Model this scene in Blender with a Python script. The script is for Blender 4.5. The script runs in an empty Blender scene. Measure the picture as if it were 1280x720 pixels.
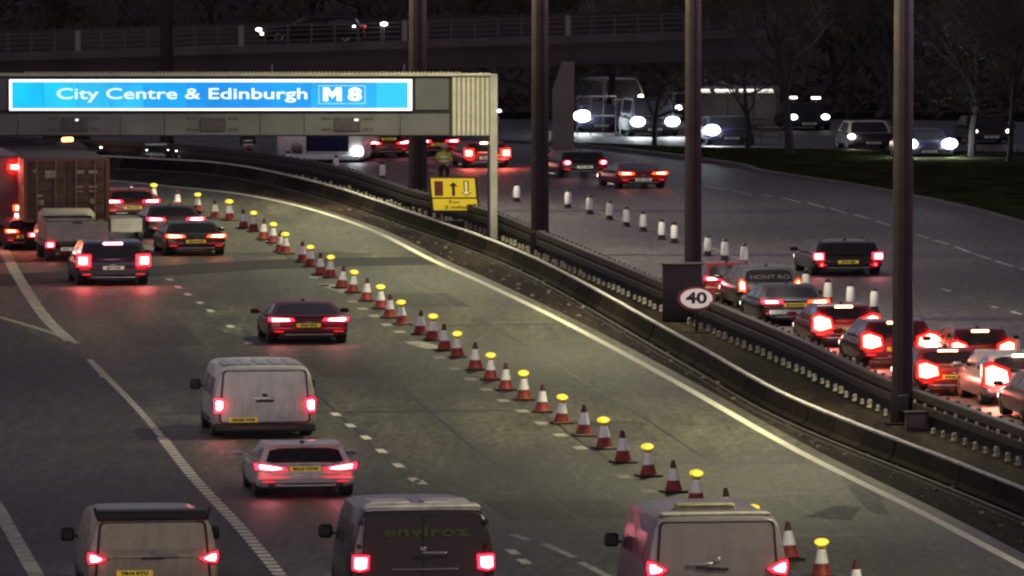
import bpy, bmesh, math, random
from mathutils import Vector, Matrix, noise
random.seed(8)
SC = bpy.context.scene
COL = SC.collection
R = math.radians

# ---------------------------------------------------------------- camera, sky, light, exposure
cam_d = bpy.data.cameras.new("camera")
cam = bpy.data.objects.new("camera", cam_d)
COL.objects.link(cam)
cam.location = (0, 0, 16.6)
cam.rotation_euler = (R(90) - math.atan(560 / 9200), 0, 0)
cam_d.sensor_width = 36
cam_d.lens = 9200 * 36 / 1280
cam_d.clip_start = 1.0
cam_d.clip_end = 6000
SC.camera = cam

SUN_EL, SUN_ROT = R(4), R(200)
world = bpy.data.worlds.new("World")
SC.world = world
world.use_nodes = True
wn = world.node_tree
wn.nodes.clear()
w_out = wn.nodes.new("ShaderNodeOutputWorld")
w_bg = wn.nodes.new("ShaderNodeBackground")
w_sky = wn.nodes.new("ShaderNodeTexSky")
w_sky.sky_type = 'NISHITA'
w_sky.sun_disc = False
w_sky.sun_elevation = SUN_EL
w_sky.sun_rotation = SUN_ROT
w_hsv = wn.nodes.new("ShaderNodeHueSaturation")
w_hsv.inputs['Saturation'].default_value = 0.25
w_mix = wn.nodes.new("ShaderNodeMix")
w_mix.data_type = 'RGBA'
w_mix.blend_type = 'MULTIPLY'
w_mix.inputs['Factor'].default_value = 1.0
w_mix.inputs['B'].default_value = (0.96, 0.80, 1.06, 1)      # town glow on low cloud
wn.links.new(w_sky.outputs[0], w_hsv.inputs['Color'])
wn.links.new(w_hsv.outputs[0], w_mix.inputs['A'])
wn.links.new(w_mix.outputs['Result'], w_bg.inputs[0])
w_bg.inputs[1].default_value = 0.085
wn.links.new(w_bg.outputs[0], w_out.inputs[0])

sun_d = bpy.data.lights.new("moon_sun", 'SUN')
sun_d.energy = 0.03
sun_d.angle = R(10)
sun_d.color = (1.0, 0.93, 0.85)
sun = bpy.data.objects.new("moon_sun", sun_d)
COL.objects.link(sun)
sun.rotation_euler = (R(50), 0, R(-20))

SC.view_settings.view_transform = 'Standard'
SC.view_settings.look = 'None'
SC.view_settings.gamma = 1
SC.view_settings.exposure = 0
SC.cycles.use_denoising = True
SC.cycles.use_light_tree = True
SC.cycles.sample_clamp_indirect = 1.5
SC.cycles.sample_clamp_direct = 12
SC.cycles.filter_width = 2.4          # soft traffic-camera lens
SC.cycles.max_bounces = 5
LAMP_W = 13000                         # watts of each street lantern

KX = 1.53                             # width of things in this wide world

# ---------------------------------------------------------------- materials
MATS = {}
def principled(name):
    m = bpy.data.materials.new(name)
    m.use_nodes = True
    n = m.node_tree
    return m, n, n.nodes["Principled BSDF"]

def mat(name, col, rough=0.6, metal=0.0, var=0.25, scale=6.0, bump=0.0, coat=0.0, emit=None, es=0.0, spec=0.5):
    """plain procedural surface: base colour with noise mottling, optional relief"""
    if name in MATS:
        return MATS[name]
    m, n, b = principled(name)
    tc = n.nodes.new("ShaderNodeTexCoord")
    nz = n.nodes.new("ShaderNodeTexNoise")
    nz.inputs['Scale'].default_value = scale
    nz.inputs['Detail'].default_value = 5
    n.links.new(tc.outputs['Object'], nz.inputs['Vector'])
    rp = n.nodes.new("ShaderNodeValToRGB")
    rp.color_ramp.elements[0].position = 0.3
    rp.color_ramp.elements[1].position = 0.7
    rp.color_ramp.elements[0].color = tuple(c * (1 - var) for c in col) + (1,)
    rp.color_ramp.elements[1].color = tuple(min(1, c * (1 + var)) for c in col) + (1,)
    n.links.new(nz.outputs['Fac'], rp.inputs['Fac'])
    n.links.new(rp.outputs['Color'], b.inputs['Base Color'])
    b.inputs['Roughness'].default_value = rough
    b.inputs['Metallic'].default_value = metal
    b.inputs['Coat Weight'].default_value = coat
    b.inputs['Coat Roughness'].default_value = 0.16
    b.inputs['Specular IOR Level'].default_value = spec
    if bump:
        bp = n.nodes.new("ShaderNodeBump")
        bp.inputs['Strength'].default_value = bump
        n.links.new(nz.outputs['Fac'], bp.inputs['Height'])
        n.links.new(bp.outputs['Normal'], b.inputs['Normal'])
    if emit:
        b.inputs['Emission Color'].default_value = tuple(emit) + (1,)
        b.inputs['Emission Strength'].default_value = es
    MATS[name] = m
    return m

def glow(name, col, strength, base=None):
    if name in MATS:
        return MATS[name]
    m, n, b = principled(name)
    b.inputs['Base Color'].default_value = tuple(base or (0.3, 0.02, 0.02)) + (1,)
    b.inputs['Roughness'].default_value = 0.25
    tc = n.nodes.new("ShaderNodeTexCoord")
    nz = n.nodes.new("ShaderNodeTexNoise")
    nz.inputs['Scale'].default_value = 9
    n.links.new(tc.outputs['Object'], nz.inputs['Vector'])
    ml = n.nodes.new("ShaderNodeMath")
    ml.operation = 'MULTIPLY_ADD'
    ml.inputs[1].default_value = strength * 0.6
    ml.inputs[2].default_value = strength * 0.7
    n.links.new(nz.outputs['Fac'], ml.inputs[0])
    n.links.new(ml.outputs[0], b.inputs['Emission Strength'])
    b.inputs['Emission Color'].default_value = tuple(col) + (1,)
    MATS[name] = m
    return m

def asphalt(name, c0, c1, c2, rough=0.55, stretch=(1.0, 0.10), spec=0.35, tracks=False):
    """worn tarmac: broad repairs, streaks along the traffic, grit and fine relief"""
    m, n, b = principled(name)
    L = n.links.new
    tc = n.nodes.new("ShaderNodeTexCoord")
    mp = n.nodes.new("ShaderNodeMapping")
    mp.inputs['Rotation'].default_value = (0, 0, R(-7.2))
    mp.inputs['Scale'].default_value = (stretch[0], stretch[1], 1)
    L(tc.outputs['Object'], mp.inputs['Vector'])
    mp2 = n.nodes.new("ShaderNodeMapping")
    mp2.inputs['Scale'].default_value = (1, 0.22, 1)
    L(tc.outputs['Object'], mp2.inputs['Vector'])
    def nz(scale, det, vec):
        t = n.nodes.new("ShaderNodeTexNoise")
        t.inputs['Scale'].default_value = scale
        t.inputs['Detail'].default_value = det
        t.inputs['Roughness'].default_value = 0.6
        L(vec, t.inputs['Vector'])
        return t
    streak = nz(0.55, 4, mp.outputs[0])
    fine_streak = nz(2.6, 3, mp.outputs[0])
    blot = nz(0.10, 5, tc.outputs['Object'])
    grit = nz(5.0, 6, mp2.outputs[0])
    def mixc(fac, a, bb, lo, hi):
        rg = n.nodes.new("ShaderNodeMapRange")
        rg.inputs['From Min'].default_value = lo
        rg.inputs['From Max'].default_value = hi
        L(fac, rg.inputs['Value'])
        mx = n.nodes.new("ShaderNodeMix")
        mx.data_type = 'RGBA'
        L(rg.outputs[0], mx.inputs['Factor'])
        for k, v in (('A', a), ('B', bb)):
            if isinstance(v, tuple):
                mx.inputs[k].default_value = v + (1,)
            else:
                L(v, mx.inputs[k])
        return mx.outputs['Result']
    x = mixc(streak.outputs['Fac'], c0, c1, 0.38, 0.64)
    x = mixc(blot.outputs['Fac'], x, c2, 0.50, 0.80)
    def shade(inp, fac, lo, hi):
        rg = n.nodes.new("ShaderNodeMapRange")
        rg.inputs['From Min'].default_value = 0.3
        rg.inputs['From Max'].default_value = 0.7
        rg.inputs['To Min'].default_value = lo
        rg.inputs['To Max'].default_value = hi
        L(fac, rg.inputs['Value'])
        mx = n.nodes.new("ShaderNodeMix")
        mx.data_type = 'RGBA'
        mx.blend_type = 'MULTIPLY'
        mx.inputs['Factor'].default_value = 1
        L(inp, mx.inputs['A'])
        L(rg.outputs[0], mx.inputs['B'])
        return mx.outputs['Result']
    if tracks:
        # paler wheel tracks and a darker oil line down the middle of each lane
        sp = n.nodes.new("ShaderNodeSeparateXYZ")
        L(tc.outputs['Object'], sp.inputs[0])
        def mth(op, a, b_=None, c_=None):
            q = n.nodes.new("ShaderNodeMath")
            q.operation = op
            for k, v in enumerate((a, b_, c_)):
                if v is None: continue
                if isinstance(v, (int, float)): q.inputs[k].default_value = v
                else: L(v, q.inputs[k])
            return q.outputs[0]
        u = mth('MULTIPLY_ADD', sp.outputs['Y'], 0.126, sp.outputs['X'])
        u = mth('MULTIPLY_ADD', blot.outputs['Fac'], 0.9, u)
        c = mth('COSINE', mth('MULTIPLY', mth('SUBTRACT', u, 21.9), 2 * 2 * math.pi / 5.75))
        c2 = mth('COSINE', mth('MULTIPLY', mth('SUBTRACT', u, 21.9), 2 * math.pi / 5.75))
        f = mth('MULTIPLY_ADD', c, -0.10, mth('MULTIPLY_ADD', c2, 0.08, 1.0))
        mx = n.nodes.new("ShaderNodeMix")
        mx.data_type = 'RGBA'
        mx.blend_type = 'MULTIPLY'
        mx.inputs['Factor'].default_value = 1
        L(x, mx.inputs['A'])
        L(f, mx.inputs['B'])
        x = mx.outputs['Result']
    x = shade(x, fine_streak.outputs['Fac'], 0.74, 1.26)
    x = shade(x, grit.outputs['Fac'], 0.45, 1.60)
    L(x, b.inputs['Base Color'])
    rr = n.nodes.new("ShaderNodeMapRange")
    rr.inputs['To Min'].default_value = rough - 0.08
    rr.inputs['To Max'].default_value = rough + 0.14
    L(streak.outputs['Fac'], rr.inputs['Value'])
    L(rr.outputs[0], b.inputs['Roughness'])
    b.inputs['Specular IOR Level'].default_value = spec
    bp = n.nodes.new("ShaderNodeBump")
    bp.inputs['Strength'].default_value = 0.5
    bp.inputs['Distance'].default_value = 0.02
    L(grit.outputs['Fac'], bp.inputs['Height'])
    L(bp.outputs['Normal'], b.inputs['Normal'])
    MATS[name] = m
    return m

# ---------------------------------------------------------------- mesh helpers
class MB:
    def __init__(s):
        s.v, s.f = [], []
    def add(s, v, f):
        k = len(s.v)
        s.v += [tuple(p) for p in v]
        s.f += [tuple(i + k for i in q) for q in f]
        return s
    def box(s, x0, x1, y0, y1, z0, z1):
        return s.add([(x0, y0, z0), (x1, y0, z0), (x1, y1, z0), (x0, y1, z0), (x0, y0, z1), (x1, y0, z1), (x1, y1, z1), (x0, y1, z1)],
                     [(0, 3, 2, 1), (4, 5, 6, 7), (0, 1, 5, 4), (1, 2, 6, 5), (2, 3, 7, 6), (3, 0, 4, 7)])
    def cbox(s, x0, x1, y0, y1, z0, z1, c=0.02):
        """box with chamfered upright and horizontal edges: octagon prism in xz, drawn in at both ends"""
        c = min(c, (x1 - x0) * .45, (z1 - z0) * .45, (y1 - y0) * .45)
        def ring(y, d):
            a, b, e, g = x0 + d, x1 - d, z0 + d, z1 - d
            return [(a + c, y, e), (b - c, y, e), (b, y, e + c), (b, y, g - c), (b - c, y, g), (a + c, y, g), (a, y, g - c), (a, y, e + c)]
        rings = [ring(y0, c), ring(y0 + c, 0), ring(y1 - c, 0), ring(y1, c)]
        return s.loft(rings)
    def loft(s, rings, cap=True, close=True):
        n = len(rings[0])
        v = [p for r in rings for p in r]
        f = []
        for i in range(len(rings) - 1):
            for j in range(n if close else n - 1):
                a, b = i * n + j, i * n + (j + 1) % n
                f.append((a, b, b + n, a + n))
        if cap:
            f.append(tuple(range(n - 1, -1, -1)))
            f.append(tuple((len(rings) - 1) * n + j for j in range(n)))
        return s.add(v, f)
    def lathe(s, prof, n=16, cx=0, cy=0, sx=1, sy=1):
        """prof: (radius, z) upward"""
        rings = [[(cx + r * sx * math.cos(2 * math.pi * k / n), cy + r * sy * math.sin(2 * math.pi * k / n), z) for k in range(n)] for r, z in prof]
        return s.loft(rings)
    def prism(s, poly, y0, y1):
        """polygon in xz (counter-clockwise seen from -y) from y0 back to y1"""
        n = len(poly)
        v = [(x, y0, z) for x, z in poly] + [(x, y1, z) for x, z in poly]
        f = [tuple(range(n)), tuple(range(2 * n - 1, n - 1, -1))]
        for j in range(n):
            k = (j + 1) % n
            f.append((k, j, j + n, k + n))
        return s.add(v, f)
    def tube(s, pts, rad, n=5):
        rings = []
        for i, p in enumerate(pts):
            p = Vector(p)
            d = (Vector(pts[min(i + 1, len(pts) - 1)]) - Vector(pts[max(i - 1, 0)])).normalized()
            u = d.orthogonal().normalized()
            w = d.cross(u)
            r = rad[i] if isinstance(rad, (list, tuple)) else rad
            rings.append([tuple(p + u * r * math.cos(2 * math.pi * k / n) + w * r * math.sin(2 * math.pi * k / n)) for k in range(n)])
        return s.loft(rings)
    def mesh(s, name, material, smooth=35):
        me = bpy.data.meshes.new(name)
        me.from_pydata(s.v, [], s.f)
        if material:
            me.materials.append(material)
        bm = bmesh.new()
        bm.from_mesh(me)
        bmesh.ops.recalc_face_normals(bm, faces=bm.faces)
        bm.to_mesh(me)
        bm.free()
        if smooth:
            me.polygons.foreach_set('use_smooth', [True] * len(me.polygons))
            me.set_sharp_from_angle(angle=R(smooth))
        me.update()
        return me
    def build(s, name, material, parent=None, smooth=35, loc=None, rotz=0):
        o = bpy.data.objects.new(name, s.mesh(name, material, smooth))
        COL.objects.link(o)
        if parent is not None:
            o.parent = parent
        if loc:
            o.location = loc
        if rotz:
            o.rotation_euler = (0, 0, rotz)
        return o

def tag(o, label=None, cat=None, group=None, kind=None):
    if label: o["label"] = label
    if cat: o["category"] = cat
    if group: o["group"] = group
    if kind: o["kind"] = kind
    return o
def thing(name, label, cat, loc=(0, 0, 0), rotz=0, group=None):
    o = bpy.data.objects.new(name, None)
    COL.objects.link(o)
    o.empty_display_size = 0.3
    o.location = loc if len(loc) == 3 else (loc[0], loc[1], 0)
    o.rotation_euler = (0, 0, rotz)
    return tag(o, label, cat, group)
def kids(o):
    return [c for c in o.children]
def dup(o, loc, rotz, label, group=None):
    def cp(src, par):
        c = src.copy()
        COL.objects.link(c)
        if par is not None:
            c.parent = par
        for ch in src.children:
            cp(ch, c)
        return c
    c = cp(o, None)
    c.location = loc if len(loc) == 3 else (loc[0], loc[1], 0)
    c.rotation_euler = (0, 0, rotz)
    c["label"] = label
    if group: c["group"] = group
    return c
def place(me, name, parent, loc=(0, 0, 0), rotz=0, scale=None):
    o = bpy.data.objects.new(name, me)
    COL.objects.link(o)
    o.parent = parent
    o.location = loc
    o.rotation_euler = (0, 0, rotz)
    if scale: o.scale = scale
    return o

def spline(pts, step=1.0):
    """Catmull-Rom through (x, y) points, resampled every `step` metres"""
    P = [Vector((p[0], p[1])) for p in pts]
    P = [2 * P[0] - P[1]] + P + [2 * P[-1] - P[-2]]
    out = []
    for i in range(1, len(P) - 2):
        for k in range(24):
            t = k / 24
            a, b, c, d = P[i - 1], P[i], P[i + 1], P[i + 2]
            out.append(0.5 * ((2 * b) + (c - a) * t + (2 * a - 5 * b + 4 * c - d) * t * t + (3 * b - a - 3 * c + d) * t ** 3))
    out.append(P[-2])
    res = [out[0]]
    acc = 0
    for i in range(1, len(out)):
        seg = (out[i] - out[i - 1]).length
        while acc + seg >= step:
            t = (step - acc) / seg
            out[i - 1] = out[i - 1].lerp(out[i], t)
            res.append(out[i - 1].copy())
            seg = (out[i] - out[i - 1]).length
            acc = 0
        acc += seg
    return res
def frames(pts):
    """point, tangent, right-hand normal"""
    r = []
    for i, p in enumerate(pts):
        d = (pts[min(i + 1, len(pts) - 1)] - pts[max(i - 1, 0)]).normalized()
        r.append((p, d, Vector((d.y, -d.x))))
    return r
def ribbon(mb, pts, w, z, off=0.0):
    """flat strip of width w along pts"""
    rows = []
    for p, d, nrm in frames(pts):
        a, b = p + nrm * (off - w / 2), p + nrm * (off + w / 2)
        rows.append(((a.x, a.y, z), (b.x, b.y, z)))
    v = [q for r in rows for q in r]
    f = [(2 * i, 2 * i + 1, 2 * i + 3, 2 * i + 2) for i in range(len(rows) - 1)]
    mb.add(v, f)
    return mb
def extrude(mb, pts, prof):
    """cross-section (offset to the right, z) swept along pts"""
    rings = [[(p.x + nrm.x * o, p.y + nrm.y * o, z) for o, z in prof] for p, d, nrm in frames(pts)]
    return mb.loft(rings)
def text_mesh(s, size, bold=0.0, xs=1.0, extrude=0.004, spacing=1.0):
    cu = bpy.data.curves.new("lettering", 'FONT')
    cu.body = s
    cu.size = size
    cu.align_x = 'CENTER'
    cu.align_y = 'CENTER'
    cu.offset = bold
    cu.extrude = extrude
    cu.space_character = spacing
    cu.resolution_u = 4
    o = bpy.data.objects.new("lettering_source", cu)
    COL.objects.link(o)
    dg = bpy.context.evaluated_depsgraph_get()
    me = bpy.data.meshes.new_from_object(o.evaluated_get(dg))
    bpy.data.objects.remove(o)
    for v in me.vertices:             # stand it up, facing -y
        x, y, z = v.co
        v.co = (x * xs, -z, y)
    me.update()
    return me
ORD = ("first second third fourth fifth sixth seventh eighth ninth tenth eleventh twelfth thirteenth fourteenth fifteenth sixteenth seventeenth "
       "eighteenth nineteenth twentieth twenty-first twenty-second twenty-third twenty-fourth").split()

# ================================================================ THE SETTING
A_LEFT = asphalt("tarmac_main", (0.056, 0.051, 0.044), (0.108, 0.103, 0.076), (0.106, 0.108, 0.068), tracks=True)  # olive and purple casts of the light are mixed into these tarmac colours
A_SLIP = asphalt("tarmac_slip", (0.056, 0.050, 0.053), (0.074, 0.067, 0.068), (0.050, 0.045, 0.050), rough=0.6)
A_RIGHT = asphalt("tarmac_right", (0.070, 0.060, 0.066), (0.090, 0.080, 0.082), (0.062, 0.054, 0.062), rough=0.55)
A_RES = asphalt("tarmac_reserve", (0.014, 0.010, 0.010), (0.046, 0.034, 0.027), (0.036, 0.029, 0.018), rough=0.9, stretch=(1.6, 0.12), spec=0.08)
M_WHITE = mat("road_paint", (0.78, 0.75, 0.62), 0.6, var=0.22, scale=5, bump=0.15)
M_WORN = mat("worn_road_paint", (0.52, 0.50, 0.43), 0.7, var=0.55, scale=3, bump=0.15)
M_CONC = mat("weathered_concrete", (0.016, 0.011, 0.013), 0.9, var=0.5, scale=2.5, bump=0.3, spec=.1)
M_COPE = mat("lit_edge_concrete", (0.62, 0.59, 0.57), 0.9, spec=.15, var=0.25, scale=3, bump=0.2)  # pale tone gives the wall's top its lit edge
M_STEEL = mat("dull_galvanised_steel", (0.11, 0.10, 0.105), 0.55, 0.4, var=0.3, scale=4)
M_POSTPALE = mat("bright_galvanised_post", (0.55, 0.51, 0.48), 0.5, 0.1, var=0.55, scale=5)  # paler than the fence steel, for feet and studs
M_BLACK = mat("black_plastic", (0.012, 0.011, 0.012), 0.5, var=0.3)
M_RUBBER = mat("tyre_rubber", (0.014, 0.013, 0.013), 0.8, var=0.3, scale=20)
M_DKSTEEL = mat("dark_painted_steel", (0.034, 0.026, 0.030), 0.6, 0.1, var=0.25, scale=3)

def sheet(name, poly, z, m, kind='structure'):
    mb = MB()
    mb.add([(x, y, z) for x, y in poly], [tuple(range(len(poly)))])
    o = mb.build(name, m, smooth=0)
    return tag(o, kind=kind)

GRASS = mat("dark_turf", (0.038, 0.040, 0.019), 1.0, var=0.6, scale=0.5, bump=0.25, spec=0)
SOIL = mat("dark_ground", (0.022, 0.019, 0.017), 1.0, var=0.4, scale=0.3, bump=0.3, spec=0)
sheet("ground", [(-1500, -200), (1500, -200), (1500, 4000), (-1500, 4000)], -0.09, SOIL)

EDGE = spline([(17.4, 120), (11.72, 167.81), (10.10, 181.47), (7.66, 200.68), (4.93, 226.08), (1.66, 254.47), (-1.21, 276.68), (-3.17, 290.96), (-5.77, 311.82), (-8.58, 328.64),
               (-11.09, 339.62), (-13.61, 347.37), (-16.94, 353.82), (-19.52, 358.82), (-28, 371), (-48, 384)])
BAR = spline([(20.9, 125), (12.67, 181.43), (8.24, 210.09), (5.64, 235.42), (0.62, 284.25), (-4.88, 320.21), (-8.99, 344.23), (-13.85, 363.83), (-18.57, 371.18), (-27, 378.5), (-48, 392)])
FENCE = spline([(22.8, 135), (13.7, 194.5), (10.85, 213.4), (9.1, 229.5), (7.2, 245.3), (5.2, 261.0), (1.6, 290.1), (-0.5, 306.9), (-2.8, 321.3), (-4.3, 327.9),
                (-8.3, 351.5), (-12.2, 366.5), (-17.0, 377.5), (-26, 387), (-48, 404)])
KERB = spline([(37, 200), (26.5, 260), (22.17, 318.34), (17.76, 347.37), (12.79, 367.47), (11.82, 374.69), (8.82, 386.08), (5.17, 396.10), (2.62, 401.31), (-4, 408)])

# carriageways: left one up to the edge of the central reserve, right one from the fence to the kerb
e = [(p.x, p.y) for p in EDGE]
off = [(p.x + n.x * 0.55, p.y + n.y * 0.55) for p, d, n in frames(EDGE)]
sheet("left_carriageway", off + [(-48, 440), (-120, 440), (-120, 110), (17.4, 110)], 0.0, A_LEFT)
res = MB()
n = min(len(off), len(FENCE))
rows_a = [off[int(i * (len(off) - 1) / 199)] for i in range(200)]
rows_b = [FENCE[int(i * (len(FENCE) - 1) / 199)] for i in range(200)]
sheet("central_reserve", off + [(p.x + 1.5, p.y + 0.6) for p in reversed(FENCE)], -0.012, A_RES)
sheet("right_carriageway", [(p.x + nn.x * 0.3, p.y + nn.y * 0.3) for p, d, nn in frames(FENCE)] + [(-48, 440), (-2, 440), (-4, 408)] + [(p.x, p.y) for p in reversed(KERB)][1:] + [(37, 120), (24, 120)], -0.006, A_RIGHT)
sheet("slip_road", [(-60, 110), (-0.2, 120), (-5.33, 165.60), (-8.37, 191.80), (-13.47, 234.09), (-17.83, 255.75), (-40, 245), (-60, 230)], 0.004, A_SLIP)
# dark surfacing band across the lanes
sheet("resurfaced_band", [(-21.32, 279.73), (-16.69, 283.91), (-9.82, 290.96), (-6.37, 292.64), (-3.03, 293.20), (-2.88, 287.66), (-6.24, 286.58), (-9.60, 284.44), (-16.27, 276.68), (-20.71, 271.74)], 0.004, asphalt("tarmac_band", (0.018, 0.015, 0.016), (0.026, 0.022, 0.022), (0.02, 0.017, 0.018), rough=0.7))
# pale worn patches in the tarmac
M_PATCH = asphalt("tarmac_patch", (0.11, 0.105, 0.085), (0.15, 0.145, 0.115), (0.095, 0.095, 0.075), rough=0.7)
for k, poly in enumerate([[(1062, 592), (1090, 590), (1128, 628), (1150, 660), (1118, 655), (1082, 630)], [(1010, 640), (1060, 628), (1090, 632), (1060, 646)],
                          [(255, 389), (292, 384), (296, 390), (262, 396)], [(270, 408), (308, 405), (300, 422), (282, 416)],
                          [(1090, 680), (1125, 672), (1140, 684), (1105, 692)]]):
    pass
def patch(*pts):
    sheet("tarmac_patch", pts, 0.005, M_PATCH)
patch((8.61, 192.53), (9.14, 193.02), (9.33, 186.84), (9.30, 180.61), (8.87, 181.47), (8.66, 186.38))
patch((7.19, 180.18), (8.12, 183.23), (8.73, 182.79), (8.26, 179.33))
patch((-10.92, 258.36), (-9.97, 261.47), (-9.68, 259.24), (-10.53, 255.75))
patch((-10.16, 250.69), (-9.18, 252.35), (-9.12, 246.22), (-9.72, 247.83))

# verge beyond the right carriageway, with its kerb
kp = [(p.x, p.y) for p in KERB]
sheet("verge", [(p[0], p[1]) for p in kp] + [(-4, 409), (10, 396.5), (24, 391), (40, 386), (80, 375), (90, 200)], 0.10, GRASS)
kb = MB()
extrude(kb, KERB, [(-0.16, -0.05), (-0.16, 0.12), (0.10, 0.12), (0.10, -0.05)])
tag(kb.build("kerb", mat("kerb_stone", (0.13, 0.12, 0.115), 0.85, var=0.3)), kind='structure')
# grass on the verge
gm = MB()
rg = random.Random(3)
def kerb_x(y):
    return min(kp, key=lambda q: abs(q[1] - y))[0]
for i in range(1500):
    y = rg.uniform(285, 395)
    x = kerb_x(y) + 0.4 + abs(rg.gauss(0, 14))
    if x > 60: continue
    h = rg.uniform(0.04, 0.13)
    for k in range(2):
        a = rg.uniform(0, 6.28)
        lx, ly = math.cos(a) * 0.06, math.sin(a) * 0.06
        tx, ty = rg.uniform(-.12, .12), rg.uniform(-.12, .12)
        gm.add([(x - lx, y - ly, .09), (x + lx, y + ly, .09), (x + tx, y + ty, .09 + h)], [(0, 1, 2)])
tag(gm.build("grass", mat("rough_grass", (0.040, 0.043, 0.020), 1.0, var=0.5, scale=2, spec=0), smooth=0), kind='stuff')
# the far road with oncoming traffic
sheet("far_road", [(-2, 438), (-4, 410), (10, 397.5), (24, 392), (40, 387), (80, 376), (85, 405), (40, 430), (20, 438)], 0.004, asphalt("tarmac_far", (0.030, 0.026, 0.030), (0.042, 0.037, 0.040), (0.026, 0.023, 0.026), rough=0.6))

# ---------------------------------------------------------------- painted markings
def line(pts, w, z=0.006, m=M_WHITE, name="lane_line", step=1.0):
    mb = MB()
    ribbon(mb, spline(pts, step) if step else [Vector(p) for p in pts], w, z)
    return tag(mb.build(name, m, smooth=0), kind='structure')
mb = MB(); ribbon(mb, EDGE, 0.27, 0.006)
tag(mb.build("edge_line", M_WHITE, smooth=0), kind='structure')
line([(-23.71, 325.13), (-21.03, 301.93), (-18.86, 280.25), (-16.35, 256.61), (-14.54, 242.69)], 0.42, 0.010, M_WORN, "nose_line")
line([(-19.23, 259.68), (-17.83, 255.75), (-15.68, 248.23), (-14.31, 242.30)], 0.22, 0.012, M_WORN, "nose_line")
line([(-13.55, 188.23), (-12.67, 181.47), (-11.62, 172.78), (-10.71, 165.24), (-9.41, 153.82)], 0.36, 0.010, M_WORN, "edge_line")
line([(0.00, 326.52), (2.76, 333.67), (5.21, 319.00), (6.86, 307.41), (7.87, 301.33), (9.89, 283.91)], 0.14, 0.004, mat("faded_road_paint", (0.17, 0.16, 0.15), 0.7, var=0.6, scale=2), "lane_line")
def dash_between(pairs, w, z, m=M_WHITE, name="lane_dash", parent=None):
    for a, b in pairs:
        mb = MB()
        a, b = Vector(a), Vector(b)
        ribbon(mb, [a, a.lerp(b, .5), b], w, z)
        tag(mb.build(name, m, smooth=0), kind='structure')
# reflective dashes between the two open lanes
for x, y in [(-12.95, 277.94), (-12.41, 273.20), (-11.86, 268.86), (-11.21, 263.96), (-10.65, 259.46), (-9.63, 251.10), (-8.70, 242.69), (-5.10, 212.48), (-4.59, 208.40), (-4.07, 204.19),
             (-3.55, 199.63), (-3.02, 195.01), (-2.54, 190.60), (-2.36, 189.88), (0.28, 168.93), (0.02, 171.22)]:
    d = Vector((-0.13, 1)).normalized()
    c = Vector((x, y))
    dash_between([(c - d * 0.62, c + d * 0.62)], 0.24, 0.006)
# dashes along the coned-off lane
M_PALEPAINT = mat("pale_road_paint", (0.40, 0.39, 0.33), 0.65, var=0.3, scale=4)
for x, y in [(-8.05, 289.85), (-7.54, 279.22), (-7.02, 274.19), (-5.76, 264.65), (-5.31, 260.57), (-4.81, 256.61), (-4.28, 251.94), (-3.79, 248.23), (-2.34, 235.91), (-1.79, 230.89), (-1.28, 226.42),
             (-0.77, 222.11), (-0.26, 217.66), (0.30, 213.68), (0.84, 209.26), (1.36, 205.02), (1.86, 200.68), (2.93, 191.56), (3.47, 187.30)]:
    d = Vector((-0.13, 1)).normalized()
    c = Vector((x, y))
    dash_between([(c - d * 0.5, c + d * 0.5)], 0.34, 0.006, M_PALEPAINT)
dash_between([((1.45, 169.88), (0.76, 173.18)), ((2.27, 164.88), (1.58, 168.74)), ((0.38, 174.17), (0.00, 175.59))], 0.22, 0.006, M_WORN)
dash_between([((-2.48, 240.01), (-3.29, 243.46)), ((-5.96, 269.81), (-7.01, 275.18))], 0.7, 0.006, M_WORN)
# ribbed left line between slip road and main carriageway
mb = MB(); lp = spline([(-13.51, 234.81), (-10.63, 211.89), (-8.37, 191.80), (-6.57, 177.23), (-5.24, 165.60), (-4.03, 153.82)], 0.5)
ribbon(mb, lp, 0.17, 0.0085)
tag(mb.build("ribbed_line", mat("grey_line_base", (0.13, 0.125, 0.115), 0.7, var=0.4, scale=3), smooth=0), kind='structure')
fr = frames(spline([(-13.23, 232.66), (-10.63, 211.89), (-8.37, 191.80), (-6.57, 177.23), (-5.24, 165.60), (-4.03, 153.82)], 0.86))
rb = MB()
for i, (p, d, nn) in enumerate(fr):
    if p.y < 205 or i % 1 == 0:
        w, l = (0.15, 0.24) if p.y < 204 else (0.10, 0.16)
        pts = [p - nn * w - d * l, p + nn * w - d * l, p + nn * w + d * l, p - nn * w + d * l]
        rb.loft([[(q.x, q.y, 0.009) for q in pts], [(q.x, q.y, 0.020) for q in pts]])
tag(rb.build("line_rib", M_WHITE, smooth=0), kind='stuff')
line([(-13.51, 234.81), (-12.92, 229.84), (-12.58, 226.75)], 0.22, 0.022, M_WORN, "lane_line", 0.5)
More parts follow.
